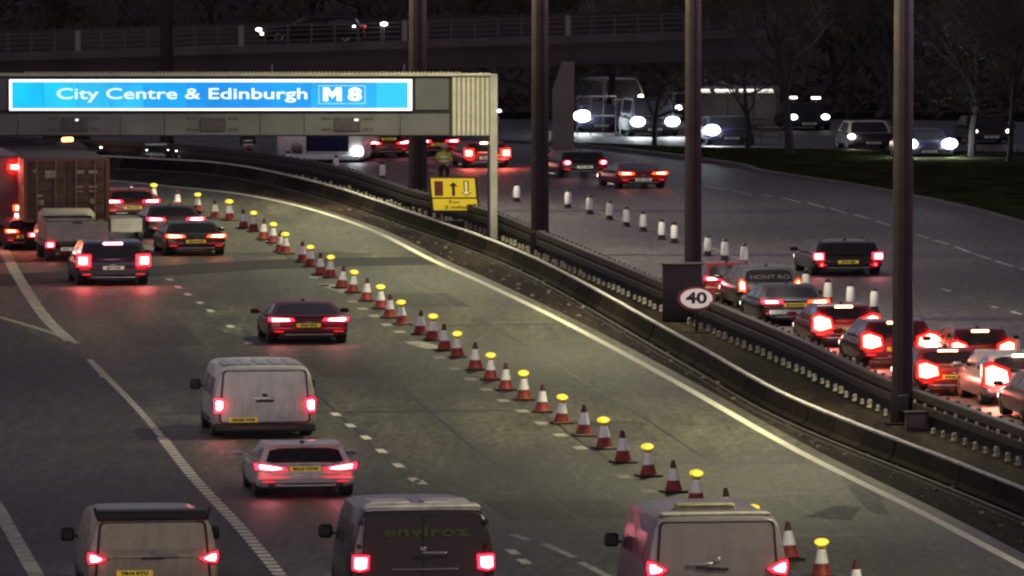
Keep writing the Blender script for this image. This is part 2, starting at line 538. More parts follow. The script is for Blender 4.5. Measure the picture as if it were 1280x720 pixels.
# tar seams: along the lanes and, here and there, across them
TAR = mat("tar_seal", (0.012, 0.011, 0.011), 0.45, var=.3)
eoff = frames(EDGE)
for o_, w_ in ((-5.45, .10), (-8.6, .07), (-11.35, .11), (-2.75, .06), (-14.2, .07)):
    mb = MB()
    pts = [p + nn * (o_ + .10 * noise.noise(Vector((i * .13, o_, 0)))) for i, (p, d, nn) in enumerate(eoff) if 130 < p.y < 330][::2]
    ribbon(mb, pts, w_, 0.0035)
    tag(mb.build("tar_seam", TAR, smooth=0), kind='structure')
for y_, a_, b_, sk in ((176, -11.2, -.6, .1), (196.5, -5.6, -.5, -.2), (214, -16.6, -5.8, .3), (236, -11, -5.7, 0), (252, -5.4, -.6, .2), (222, -5.4, -.6, -.1), (187, -5.4, -.5, .2), (271, -16, -11.4, 0)):
    p, d, nn = min(eoff, key=lambda q: abs(q[0].y - y_))
    mb = MB()
    pts = [p + nn * (a_ + (b_ - a_) * k / 12) + d * (sk * k / 12 + .12 * noise.noise(Vector((k * .7, y_, 0)))) for k in range(13)]
    ribbon(mb, pts, .34, 0.0042)
    tag(mb.build("tar_seam", TAR, smooth=0), kind='structure')
DARKP = asphalt("tarmac_repair", (0.044, 0.040, 0.036), (0.070, 0.063, 0.052), (0.056, 0.054, 0.041), rough=0.6)
for y_, a_, b_, ln in ((203, -4.9, -3.2, 7), (228, -10.6, -8.9, 9), (181, -10.4, -7.2, 5), (262, -4.6, -2.2, 8), (243, -15.4, -13.2, 10)):
    p, d, nn = min(eoff, key=lambda q: abs(q[0].y - y_))
    sheet("tarmac_repair", [tuple(p + nn * a_), tuple(p + nn * b_), tuple(p + nn * (b_ + .05) + d * ln), tuple(p + nn * a_ + d * (ln + .3))], 0.003, DARKP)
# right carriageway dashes
dash_between([((9.29, 353.00), (10.05, 349.76)), ((10.40, 348.96), (11.26, 345.01)), ((11.71, 345.01), (12.16, 342.68)), ((12.58, 341.91), (13.22, 337.37)), ((13.55, 337.37), (14.14, 332.22)),
              ((14.39, 332.22), (14.92, 327.22)), ((15.17, 326.52), (15.72, 322.38)), ((15.90, 321.02), (16.32, 317.01)), ((16.49, 315.04), (16.87, 311.18)), ((17.04, 309.91), (17.40, 306.79)),
              ((17.56, 305.56), (17.98, 301.93)), ((18.14, 300.73), (18.47, 296.06)), ((18.56, 295.48), (18.98, 291.52)), ((19.10, 290.41), (19.53, 286.58)), ((19.74, 285.51), (20.21, 281.28))], 0.16, 0.002, mat("lane_paint_right", (0.42, 0.40, 0.40), 0.6, var=0.3))
dash_between([((15.92, 272.23), (16.16, 270.77)), ((17.62, 259.24), (17.84, 257.48)), ((17.12, 261.92), (17.28, 261.02))], 0.16, 0.002, M_WORN)
# thin seams running along the central reserve, and bits of litter blown against it
sm = MB()
ribbon(sm, spline([(p.x - 0.7 - 0.0 * p.y, p.y) for p in BAR[::6]], 2), 0.05, 0.0)
tag(sm.build("drain_channel", mat("channel_concrete", (0.055, 0.047, 0.045), 0.8, var=0.5, scale=2), smooth=0), kind='structure')
db = MB()
for i in range(340):
    k = rg.randrange(30, 215)
    p, d, nn = frames(EDGE)[k] if False else (EDGE[k], None, None)
    x = p.x + rg.uniform(0.7, 2.6)
    y = p.y + rg.uniform(-.5, .5)
    s = rg.choice([.03, .04, .05, .09]) 
    a = rg.uniform(0, 3)
    c, q = math.cos(a) * s, math.sin(a) * s
    db.loft([[(x - c, y - q, 0.0), (x + q, y - c, 0.0), (x + c, y + q, 0.0), (x - q, y + c, 0.0)], [(x - c * .7, y - q * .7, s * .7), (x + q * .7, y - c * .7, s * .5), (x + c * .7, y + q * .7, s * .8), (x - q * .7, y + c * .7, s * .6)]])
tag(db.build("litter", mat("litter_scraps", (0.22, 0.19, 0.17), 0.8, var=0.7, scale=1.3), smooth=0), kind='stuff')

# ---------------------------------------------------------------- concrete barrier with pale coping blocks
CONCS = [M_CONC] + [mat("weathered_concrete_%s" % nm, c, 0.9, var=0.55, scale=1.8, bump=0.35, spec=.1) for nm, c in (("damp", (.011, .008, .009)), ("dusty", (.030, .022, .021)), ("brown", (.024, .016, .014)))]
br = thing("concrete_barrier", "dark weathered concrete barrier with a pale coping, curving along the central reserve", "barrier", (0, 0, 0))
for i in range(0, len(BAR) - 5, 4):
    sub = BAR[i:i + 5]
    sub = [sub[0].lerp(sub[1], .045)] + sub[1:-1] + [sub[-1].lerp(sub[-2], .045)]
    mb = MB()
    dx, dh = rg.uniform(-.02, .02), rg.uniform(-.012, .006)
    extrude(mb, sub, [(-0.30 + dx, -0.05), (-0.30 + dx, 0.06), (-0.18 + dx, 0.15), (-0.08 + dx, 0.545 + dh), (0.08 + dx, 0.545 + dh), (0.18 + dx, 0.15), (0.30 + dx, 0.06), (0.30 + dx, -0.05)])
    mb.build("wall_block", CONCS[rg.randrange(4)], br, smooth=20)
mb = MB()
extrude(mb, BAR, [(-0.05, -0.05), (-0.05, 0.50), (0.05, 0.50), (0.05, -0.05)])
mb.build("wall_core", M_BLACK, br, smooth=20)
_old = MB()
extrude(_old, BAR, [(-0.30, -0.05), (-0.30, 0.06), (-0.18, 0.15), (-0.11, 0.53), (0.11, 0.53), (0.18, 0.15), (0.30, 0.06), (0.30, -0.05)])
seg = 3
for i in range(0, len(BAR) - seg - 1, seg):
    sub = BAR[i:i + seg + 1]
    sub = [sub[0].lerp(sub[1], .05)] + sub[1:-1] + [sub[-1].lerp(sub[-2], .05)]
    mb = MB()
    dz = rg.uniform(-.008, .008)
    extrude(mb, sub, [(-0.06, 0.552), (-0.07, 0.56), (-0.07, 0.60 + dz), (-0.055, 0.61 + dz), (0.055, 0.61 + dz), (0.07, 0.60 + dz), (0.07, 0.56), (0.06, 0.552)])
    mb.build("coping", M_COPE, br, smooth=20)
# faint cable duct along the foot of the wall
mb = MB(); extrude(mb, BAR, [(-0.52, -0.012), (-0.52, 0.035), (-0.44, 0.035), (-0.44, -0.012)])
mb.build("cable_duct", mat("duct_grey", (0.07, 0.06, 0.062), 0.7, var=0.5, scale=1.2), br)

# ---------------------------------------------------------------- steel safety fence: two rails on close posts with pale feet
sf = thing("safety_fence", "dark double-rail steel safety fence on close-set pale-footed posts beside the queue", "safety fence", (0, 0, 0))
for z0, z1, nm in ((0.74, 1.0, "rail"), (0.40, 0.66, "rail")):
    mb = MB(); extrude(mb, FENCE, [(-0.10, z0), (-0.12, z0 + .03), (-0.12, z1 - .03), (-0.10, z1), (0.10, z1), (0.12, z1 - .03), (0.12, z0 + .03), (0.10, z0)])
    mb.build(nm, M_DKSTEEL, sf, smooth=20)
mb = MB(); extrude(mb, FENCE, [(-0.03, 0.0), (-0.03, 0.76), (0.03, 0.76), (0.03, 0.0)])
mb.build("backing_plate", mat("fence_backing", (0.035, 0.028, 0.03), 0.7, var=0.4), sf, smooth=20)
pb = MB(); pb.box(0.34, 0.44, -0.09, 0.09, -0.01, 1.03)
post_me = pb.mesh("post", M_STEEL)
fb = MB()
fb.cbox(-.05, .05, -.085, .085, .02, .22, .015); fb.cbox(-.075, .02, -.11, .11, .005, .05, .01); fb.cbox(-.065, -.045, -.03, .03, .12, .17, .005)
foot_me = fb.mesh("foot_block", M_POSTPALE)
cb = MB()
cb.cbox(-.03, .03, -.05, .05, 0, .09, .01)
cap_me = cb.mesh("reflector_stud", M_POSTPALE)
fpts = frames(spline([(p.x, p.y) for p in FENCE[20:285]], 1.35))
for i, (p, d, nn) in enumerate(fpts):
    if i > 170: break
    rz = math.atan2(-d.x, d.y)
    q = p - nn * 0.20
    po = place(post_me, "post", sf, (q.x, q.y, 0), rz)
    j = rg.uniform(.8, 1.25)
    place(foot_me, "foot_block", po, (rg.uniform(-.03, .03), rg.uniform(-.12, .12), rg.uniform(0, .03)), 0, (j, j, j * rg.uniform(.8, 1.1)))
    if i < 42:
        place(cap_me, "reflector_stud", po, (0.04, 0, 0.66), 0, (j, j, j))

# ---------------------------------------------------------------- hill and far ground
hb = MB()
nx, ny = 60, 24
hv = []
for j in range(ny):
    for i in range(nx):
        x = -140 + i * 300 / (nx - 1)
        y = 452 + j * 14
        h = 14 * (1 - math.exp(-max(0, j - 1) / 5.0)) + 2.2 * noise.noise(Vector((x * .03, y * .03, 2))) * min(1, j / 4)
        hv.append((x, y, h - 0.08))
hf = [(j * nx + i, j * nx + i + 1, (j + 1) * nx + i + 1, (j + 1) * nx + i) for j in range(ny - 1) for i in range(nx - 1)]
hb.add(hv, hf)
tag(hb.build("hill", mat("hill_scrub", (0.060, 0.046, 0.040), 0.95, var=0.6, scale=0.25, bump=0.6)), kind='structure')

# ================================================================ VEHICLES
def paint(name, col, rough=0.35, metal=0.15, coat=0.4, var=0.12):
    """car paint with road film thrown up over the lower bodywork in streaky splashes"""
    new = name not in MATS
    m = mat(name, col, rough, metal, var=var, scale=3.0, coat=coat)
    if new:
        n = m.node_tree
        L = n.links.new
        b = n.nodes["Principled BSDF"]
        src = b.inputs['Base Color'].links[0].from_socket
        tc = n.nodes.new("ShaderNodeTexCoord")
        sp = n.nodes.new("ShaderNodeSeparateXYZ")
        L(tc.outputs['Object'], sp.inputs[0])
        mp = n.nodes.new("ShaderNodeMapping")
        mp.inputs['Scale'].default_value = (2.4, 2.4, .7)
        L(tc.outputs['Object'], mp.inputs[0])
        nz = n.nodes.new("ShaderNodeTexNoise")
        nz.inputs['Scale'].default_value = 1.8
        nz.inputs['Detail'].default_value = 6
        L(mp.outputs[0], nz.inputs['Vector'])
        ad = n.nodes.new("ShaderNodeMath")
        ad.operation = 'MULTIPLY_ADD'
        ad.inputs[1].default_value = -2.4
        L(nz.outputs['Fac'], ad.inputs[0])
        L(sp.outputs['Z'], ad.inputs[2])
        rg_ = n.nodes.new("ShaderNodeMapRange")
        rg_.inputs['From Min'].default_value = -.75
        rg_.inputs['From Max'].default_value = .55
        rg_.inputs['To Min'].default_value = .50
        rg_.inputs['To Max'].default_value = .0
        L(ad.outputs[0], rg_.inputs[0])
        mx = n.nodes.new("ShaderNodeMix")
        mx.data_type = 'RGBA'
        mx.inputs['B'].default_value = (min(.06, .02 + col[0] * .3), min(.052, .017 + col[1] * .3), min(.044, .014 + col[2] * .3), 1)
        L(rg_.outputs[0], mx.inputs['Factor'])
        L(src, mx.inputs['A'])
        L(mx.outputs['Result'], b.inputs['Base Color'])
    return m
P_SILVER = paint("silver_paint", (0.30, 0.30, 0.31))
P_WHITE = paint("white_paint", (0.58, 0.58, 0.52), metal=0)
P_OLDWHITE = paint("grimy_white_paint", (0.46, 0.44, 0.36), metal=0, rough=0.5)
P_GREY = paint("mid_grey_paint", (0.20, 0.19, 0.20))
P_BLACK = paint("black_paint", (0.018, 0.017, 0.019))
P_DKRED = paint("dark_red_paint", (0.13, 0.012, 0.02))
P_RED = paint("red_paint", (0.22, 0.02, 0.02))
P_BLUE = paint("navy_paint", (0.020, 0.020, 0.06))
P_DKGREEN = paint("dark_maroon_paint", (0.030, 0.020, 0.022))
P_BEIGE = paint("dusty_van_paint", (0.38, 0.36, 0.26), metal=0, rough=0.5)
P_VANGREY = paint("dull_lilac_grey_paint", (0.20, 0.175, 0.19), metal=0, rough=0.5)
P_RUSTCAR = paint("brown_paint", (0.10, 0.05, 0.035))
GLASS = mat("dark_window_glass", (0.012, 0.011, 0.013), 0.12, 0.0, var=0.2, coat=0.6)
CHROME = mat("chrome_trim", (0.6, 0.6, 0.62), 0.2, 0.9, var=0.1)
PLATE_Y = mat("yellow_number_plate", (0.75, 0.55, 0.04), 0.5, var=0.15, scale=12, emit=(1.0, 0.72, 0.05), es=0.13)  # emission put into the plate in place of plate-lamp light
PLATE_W = mat("white_number_plate", (0.75, 0.74, 0.7), 0.5, var=0.15, scale=12, emit=(1.0, 0.9, 0.6), es=0.18)  # plate-lamp light given as emission here too
PLATE_INK = mat("plate_characters", (0.03, 0.03, 0.03), 0.6)
LENS = {}
def lamp_mats(kind):
    """lens colour, bulb colour of a lit rear lamp"""
    t = {'tail': ((1.0, 0.012, 0.03), 7.0, (1.0, 0.30, 0.36), 26.0),
         'brake': ((1.0, 0.008, 0.022), 14.0, (1.0, 0.36, 0.42), 46.0),
         'amber': ((1.0, 0.03, 0.004), 13.0, (1.0, 0.36, 0.14), 32.0),
         'bright': ((1.0, 0.003, 0.002), 190.0, (1.0, 0.48, 0.32), 520.0),
         'flare': ((1.0, 0.004, 0.006), 50.0, (1.0, 0.45, 0.42), 180.0),
         'dim': ((1.0, 0.02, 0.03), 1.0, (1.0, 0.12, 0.14), 2.4)}[kind]
    r_ = (glow("lens_" + kind, t[0], t[1]), glow("bulb_" + kind, t[2], t[3], (0.8, 0.4, 0.4)))
    return r_ + (glow("flare_step_bright", (1.0, 0.028, 0.012), 60),) if kind == 'bright' else r_
HEAD = glow("headlamp_glow", (0.80, 0.90, 1.0), 210, (0.9, 0.9, 0.9))
HEAD_WARM = glow("warm_headlamp_glow", (1.0, 0.80, 0.62), 120, (0.9, 0.9, 0.9))
HEAD_DIM = glow("dim_headlamp_glow", (1.0, 0.95, 0.9), 6, (0.9, 0.9, 0.9))

def heading(y, right=False):
    """rotation of a vehicle that follows the road at distance y"""
    T = [(120, .13), (250, .13), (290, .17), (320, .22), (345, .40), (365, .8)] if not right else [(120, .15), (280, .15), (340, .20), (370, .32), (400, .6)]
    for (a, sa), (b, sb) in zip(T, T[1:]):
        if y <= b:
            s = sa + (sb - sa) * max(0, (y - a)) / (b - a)
            return math.atan(s)
    return math.atan(T[-1][1])

def bil(q, u, v):
    bl, br_, tr, tl = [Vector(p) for p in q]
    return bl.lerp(br_, u).lerp(tl.lerp(tr, u), v)
def panel(name, q, ins, m, parent, off=0.012, th=0.02, r=0.12):
    """thin slab with rounded corners set on the quad q (bl, br, tr, tl seen from outside)"""
    l, rr, b, t = ins
    n = (Vector(q[1]) - Vector(q[0])).cross(Vector(q[3]) - Vector(q[0])).normalized()
    uv = []
    u0, u1, v0, v1 = l, 1 - rr, b, 1 - t
    ru, rv = r * (u1 - u0) * .5, r * (v1 - v0)
    for cu, cv, a0 in ((u1 - ru, v0 + rv, -90), (u1 - ru, v1 - rv, 0), (u0 + ru, v1 - rv, 90), (u0 + ru, v0 + rv, 180)):
        for k in range(4):
            a = R(a0 + k * 30)
            uv.append((cu + ru * math.cos(a), cv + rv * math.sin(a)))
    out = [tuple(bil(q, u, v) + n * off) for u, v in uv]
    inn = [tuple(bil(q, u, v) + n * (off - th)) for u, v in uv]
    mb = MB()
    k = len(uv)
    mb.add(out + inn, [tuple(range(k)), tuple(range(2 * k - 1, k - 1, -1))] + [((j + 1) % k, j, j + k, (j + 1) % k + k) for j in range(k)])
    return mb.build(name, m, parent, smooth=30)

def curved(name, low, up, ins, m, parent, off=.012, th=.02, n=8):
    """glass that follows the bulge between two curved edges (left to right seen from outside)"""
    l, b, t = ins
    low, up = [Vector(p) for p in low], [Vector(p) for p in up]
    def at(c, u):
        u *= len(c) - 1
        i = min(int(u), len(c) - 2)
        return c[i].lerp(c[i + 1], u - i)
    nrm = (at(low, 1) - at(low, 0)).cross(at(up, .5) - at(low, .5)).normalized()
    us = [l + (1 - 2 * l) * i / n for i in range(n + 1)]
    def pt(u, v): return at(low, u).lerp(at(up, u), v)
    loop = []
    for i, u in enumerate(us): loop.append((u, b + (.10 if i in (0, n) else 0)))
    for i, u in reversed(list(enumerate(us))): loop.append((u, 1 - t - (.10 if i in (0, n) else 0)))
    out = [pt(u, v) + nrm * off for u, v in loop]
    inn = [pt(u, v) + nrm * (off - th) for u, v in loop]
    k = len(loop)
    f = []
    for i in range(n):
        f.append((i, i + 1, k - 2 - i, k - 1 - i))
    f += [((j + 1) % k, j, j + k, (j + 1) % k + k) for j in range(k)]
    mb = MB(); mb.add([tuple(p) for p in out + inn], f)
    return mb.build(name, m, parent, smooth=30)

def wheel(parent, x, y, r, w):
    mb = MB()
    def ring(rad, xx): return [(xx, y + rad * math.cos(a * math.pi / 9), r + rad * math.sin(a * math.pi / 9)) for a in range(18)]
    mb.loft([ring(r * .72, x - w / 2 - .0), ring(r * .94, x - w / 2), ring(r, x - w / 2 + .04), ring(r, x + w / 2 - .04), ring(r * .94, x + w / 2), ring(r * .72, x + w / 2)])
    t = mb.build("wheel", M_RUBBER, parent)
    mb = MB()
    s = 1 if x > 0 else -1
    xo = x + s * (w / 2 + .006)
    mb.loft([ring(r * .66, xo - s * .05), ring(r * .64, xo), ring(r * .25, xo - s * .02)])
    mb.build("rim", mat("alloy_rim", (0.25, 0.25, 0.26), 0.4, 0.7), t)

HALO_HOUSING = mat("dark_red_halo_housing", (0.22, 0.008, 0.012), 0.25, coat=.4, var=.15)  # dark red rim round the lens, also painting in the lamp's glow halo
def rear_lamp(parent, s, pts, mats_, y0=-0.03, y1=0.10, core=0.62, lean=0.0, label=None, cshift=(0, 0)):
    """s: side; pts: lens outline on the right-hand side; the bulb behind it shows as a brighter core"""
    P = [(s * x, z) for x, z in pts]
    if s < 0: P = P[::-1]
    cx, cz = sum(p[0] for p in P) / len(P), sum(p[1] for p in P) / len(P)
    def ring(k, y):
        return [(cx + (x - cx) * k, y + lean * (z - cz), cz + (z - cz) * k) for x, z in P]
    mb = MB(); mb.loft([ring(1.03, y1), ring(1.03, y0 + .01), ring(0.97, y0 - .035), ring(.80, y0 - .06)])
    lens = mb.build("tail_light", mats_[0], parent, smooth=25)
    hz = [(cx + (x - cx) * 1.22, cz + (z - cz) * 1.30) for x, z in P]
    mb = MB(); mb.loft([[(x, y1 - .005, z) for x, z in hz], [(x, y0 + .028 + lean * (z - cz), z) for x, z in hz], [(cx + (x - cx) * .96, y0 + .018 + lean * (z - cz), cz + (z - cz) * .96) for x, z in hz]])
    mb.build("halo_housing", HALO_HOUSING, lens, smooth=25)
    if len(mats_) > 2:
        D = [(cx + (x - cx) * min(.93, core + .16), cz + (z - cz) * min(.93, core + .16)) for x, z in P]
        mb = MB(); mb.loft([[(x, y0 - .04 + lean * (z - cz), z) for x, z in D], [(x, y0 - .063 + lean * (z - cz), z) for x, z in D]])
        mb.build("flare_step", mats_[2], lens, smooth=0)  # orange step painting flare between red lens and white core
    P = [(cx + (x - cx) * core + s * cshift[0], cz + (z - cz) * core + cshift[1]) for x, z in P]
    mb = MB(); mb.loft([[(x, y0 - .045 + lean * (z - cz), z) for x, z in P], [(x, y0 - .066 + lean * (z - cz), z) for x, z in P]])
    mb.build("bulb", mats_[1], lens, smooth=0)
    return lens

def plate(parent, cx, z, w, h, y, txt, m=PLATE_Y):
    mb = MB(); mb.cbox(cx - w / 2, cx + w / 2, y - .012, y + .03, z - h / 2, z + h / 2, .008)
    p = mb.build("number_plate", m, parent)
    me = text_mesh(txt, h * .72, 0.006, w * .86 / (len(txt) * h * .46), 0.002)
    me.materials.append(PLATE_INK)
    place(me, "plate_lettering", p, (cx, y - .0165, z))
    return p

def mirror(parent, x, y, z, s, m, w=0.26, h=0.17):
    mb = MB()
    mb.tube([(x, y, z - .04), (x + s * .12, y - .01, z - .01)], .03, 5)
    mb.cbox(min(x + s * .08, x + s * (.08 + w)), max(x + s * .08, x + s * (.08 + w)), y - .06, y + .10, z - h * .45, z + h * .55, .05)
    mb.build("door_mirror", m, parent)

STY = { # belt, deck, rear-window base, roof rear, roof front, windscreen base, bonnet, nose   (heights of H, lengths of L)
 'hatch':  dict(belt=.615, deck=.615, g0=.035, g1=.13, g2=.52, g3=.74, bon=.60, nose=.48, wt=.76),
 'saloon': dict(belt=.63, deck=.665, g0=.13, g1=.29, g2=.53, g3=.72, bon=.62, nose=.50, wt=.73),
 'coupe':  dict(belt=.63, deck=.70, g0=.09, g1=.33, g2=.50, g3=.70, bon=.64, nose=.52, wt=.70),
 'suv':    dict(belt=.60, deck=.60, g0=.02, g1=.085, g2=.56, g3=.73, bon=.60, nose=.52, wt=.80),
 'estate': dict(belt=.61, deck=.61, g0=.03, g1=.11, g2=.56, g3=.75, bon=.60, nose=.48, wt=.78)}
LAMPS = {
 'slim':  lambda w, H: [(.36 * w, .575 * H), (.93 * w, .56 * H), (.985 * w, .60 * H), (.975 * w, .655 * H), (.42 * w, .635 * H)],
 'wing':  lambda w, H: [(.36 * w, .545 * H), (.66 * w, .515 * H), (.99 * w, .55 * H), (1.01 * w, .65 * H), (.86 * w, .64 * H), (.45 * w, .575 * H)],
 'block': lambda w, H: [(.70 * w, .47 * H), (.97 * w, .47 * H), (.985 * w, .49 * H), (.985 * w, .64 * H), (.97 * w, .66 * H), (.70 * w, .655 * H)],
 'tallblock': lambda w, H: [(.78 * w, .44 * H), (.98 * w, .44 * H), (.99 * w, .62 * H), (.93 * w, .72 * H), (.80 * w, .66 * H)],
 'broad': lambda w, H: [(.46 * w, .47 * H), (.78 * w, .40 * H), (.99 * w, .44 * H), (1.0 * w, .70 * H), (.80 * w, .74 * H), (.50 * w, .65 * H)],  # oversized lens outline standing in for the spread of brake-light flare
 'round': lambda w, H: [(.74 * w + .16 * w * math.cos(a * .785), .575 * H + .085 * H * math.sin(a * .785)) for a in range(8)]}

def car(name, label, cat, pos, W, H, L, style, body, lamps='slim', light='tail', group=None, rot=None, right=False, txt="SK17 XHB",
        plate_m=PLATE_Y, plate_z=.47, high_brake=None, core=.62, lamp_scale=1.0, beam_w=300, wiper=True, spoiler=False, shelf=False, roof_m=None, amber_right=False):
    rot = heading(pos[1], right) if rot is None else rot
    t = thing(name, label, cat, pos, rot, group)
    S = STY[style]
    w = W / 2
    zb, zd = S['belt'] * H, S['deck'] * H
    def sec(y, k, lo, hi, lean=0.0):
        a = w * k
        P = [(a * .82, lo), (a * .965, lo + .07), (a * .995, lo + .35 * (hi - lo)), (a, lo + .62 * (hi - lo)), (a * .975, lo + .86 * (hi - lo)), (a * .90, hi - .02), (a * .70, hi + .01)]
        P = P + [(-x, z) for x, z in reversed(P)]
        return [(x, y + lean * (z - lo), z) for x, z in P]
    zr = zd
    rings = [sec(0.0, .90, .36, zr - .09, .05), sec(.012 * L, .955, .30, zr - .03, .03), sec(.045 * L, .985, .24, zr), sec(.13 * L, 1, .20, zr if style in ('saloon', 'coupe') else zb),
             sec(.30 * L, 1, .18, zb), sec(S['g3'] * L - .02 * L, 1, .18, zb), sec(S['g3'] * L + .02 * L, .99, .18, S['bon'] * H + .03), sec(.93 * L, .95, .20, S['nose'] * H + .06), sec(.985 * L, .86, .24, S['nose'] * H - .04), sec(L, .74, .30, S['nose'] * H - .14)]
    mb = MB(); mb.loft(rings)
    b = mb.build("body", body, t, smooth=40)
    # cabin
    wb, wt = w * .93, w * S['wt']
    def grow(y, hw, z, crown=0.0):
        return [(-hw, y, z), (-hw * .5, y - crown, z + crown * .4), (0, y - crown * 1.3, z + crown * .55), (hw * .5, y - crown, z + crown * .4), (hw, y, z)]
    zr_ = H * .965
    base = zb - .015 if style not in ('saloon', 'coupe') else zb - .015
    r0, r1, r2, r3 = S['g0'] * L, S['g1'] * L, S['g2'] * L, S['g3'] * L
    v, f = [], []
    rows = [grow(r0, wb, base if style not in ('saloon', 'coupe') else zd - .03, .05), grow(r1 - .02 * L, wt * 1.01, zr_ - .045, .05), grow(r1 + .02 * L, wt * .98, zr_, .035), grow((r1 + r2) / 2, wt, H * .985, .03), grow(r2, wt * .97, zr_, -.03), grow(r3, wb, base, -.12)]
    mb = MB()
    mb.loft(rows, cap=False, close=False)
    k = len(rows)
    # sides: fan down to the belt
    for s in (0, 4):
        top = [rows[i][s] for i in range(k)]
        mb.add(top, [tuple(range(k))])
    mb.build("roof_shell", roof_m or body, t, smooth=45)
    rw = curved("rear_window", rows[0], rows[1], (.07, .10 if style != 'suv' else .06, .10), GLASS, t)
    curved("windscreen", rows[5][::-1], rows[4][::-1], (.05, .06, .06), GLASS, t)
    for s, nm in ((0, -1), (4, 1)):
        bl, br_, tr, tl = rows[0][s], rows[5][s], rows[4][s], rows[1][s]
        qq = [br_, bl, tl, tr] if nm > 0 else [bl, br_, tr, tl]
        qq = [qq[0], qq[1], qq[2], qq[3]]
        bl, br_, tr, tl = [Vector(x) for x in qq]
        mid_b, mid_t = bl.lerp(br_, .5), tl.lerp(tr, .5)
        for q2 in ((bl, mid_b, mid_t, tl), (mid_b, br_, tr, mid_t)):
            panel("side_window", [tuple(x) for x in q2], (.10, .05, .12, .12), GLASS, t, .012, .02, .2)
    # tailgate, bumper, lower valance
    zt = zr - .10
    tg = MB(); tg.cbox(-w * .70, w * .70, -.012, .05, .50 * H * .86, zt, .03)
    gate = tg.build("tailgate", body, t)
    mb = MB(); mb.cbox(-.10, .10, -.03, .0, zt - .14, zt - .10, .01)
    mb.build("badge", CHROME, gate)
    bm_ = MB(); bm_.cbox(-w * .965, w * .965, -.06, .10, .36, .42 * H * .96, .05)
    bump = bm_.build("bumper", body, t)
    mb = MB(); mb.cbox(-w * .74, w * .74, -.075, .05, .24, .37, .03)
    mb.build("valance", M_BLACK, bump)
    mb = MB(); mb.cbox(-w * .60, w * .60, -.085, -.05, .30, .335, .008)
    mb.build("valance_strip", CHROME, bump)
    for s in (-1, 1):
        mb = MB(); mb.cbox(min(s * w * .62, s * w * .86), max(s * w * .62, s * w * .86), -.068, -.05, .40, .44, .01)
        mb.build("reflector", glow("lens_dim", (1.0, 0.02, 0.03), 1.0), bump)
    ym = lamp_mats(light)
    for s in (-1, 1):
        m_ = lamp_mats('amber') if (amber_right and s > 0) else ym
        pts = LAMPS[lamps](w, H)
        if lamp_scale != 1.0:
            mx, mz = sum(p[0] for p in pts) / len(pts), sum(p[1] for p in pts) / len(pts)
            pts = [(min(mx + (x - mx) * lamp_scale, w * 1.0), mz + (z - mz) * lamp_scale) for x, z in pts]
        rear_lamp(t, s, pts, m_, -.045, .14, core, .10)
    if high_brake:
        mb = MB(); hb_w = .26 * w
        yy, zz = r1 - .02 * L - .09, zr_ - .07
        mb.cbox(-hb_w, hb_w, yy - .03, yy + .05, zz, zz + .06, .01)
        mb.build("high_brake_light", lamp_mats(high_brake)[1], t)
    if spoiler:
        mb = MB(); mb.cbox(-wt * .98, wt * .98, r1 - .02 * L - .16, r1 + .03 * L, zr_ - .025, zr_ + .03, .02)
        mb.build("spoiler", roof_m or body, t)
    pw = .52 * KX
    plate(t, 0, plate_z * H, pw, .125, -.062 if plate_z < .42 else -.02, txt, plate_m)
    if wiper and style in ('hatch', 'suv', 'estate'):
        a, bb = Vector(rows[0][2]).lerp(Vector(rows[1][2]), .16), Vector(rows[0][1]).lerp(Vector(rows[1][1]), .30)
        mb = MB(); mb.tube([(a.x, a.y - .03, a.z), (bb.x, bb.y - .03, bb.z)], .012, 4)
        mb.build("wiper", M_BLACK, rw)
    mb = MB(); mb.cbox(-.05, .05, r1 + .06 * L, r1 + .09 * L, H * .975, H * 1.03, .015)
    mb.build("roof_aerial", M_BLACK, t)
    if shelf:
        for s in (-1, 1):
            mb = MB(); mb.tube([(s * wt * .86, r1 + .05 * L, H * .97), (s * wt * .86, r1 + .06 * L, H * 1.02), (s * wt * .86, r2 - .05 * L, H * 1.02), (s * wt * .86, r2, H * .97)], .025, 5)
            mb.build("roof_rail", M_BLACK, t)
    for s in (-1, 1):
        mirror(t, s * w * .95, r3 - .06 * L, zb + .07, s, body if body is not P_WHITE else M_BLACK, .20 * KX, .16)
        for yy in (.17 * L, .81 * L):
            wheel(t, s * (w - .12 * KX), yy, .33, .21 * KX)
        mb = MB(); mb.cbox(min(s * w * .55, s * w * .92), max(s * w * .55, s * w * .92), L * .955, L * .99, S['nose'] * H - .24, S['nose'] * H - .10, .02)
        mb.build("headlight", glow("headlamp_spill", (1, .93, .8), 5, (.9, .9, .9)), t)
    beam(t, W, L, S['nose'] * H - .15, {'cars queuing nose to tail beside the safety fence': 110}.get(group, beam_w))
    return t

def beam(t, W, L, z, power=300):
    """the vehicle's own dipped headlights, shining along the road ahead"""
    ld = bpy.data.lights.new("dipped_beam", 'SPOT')
    ld.energy = power
    ld.spot_size = R(110)
    ld.spot_blend = 1.0
    ld.color = (1.0, .93, .82)
    ld.shadow_soft_size = .08
    lo = bpy.data.objects.new("dipped_beam", ld)
    COL.objects.link(lo)
    lo.parent = t
    lo.location = (0, L + .12, z)
    lo.rotation_euler = (R(90 - 18), 0, 0)

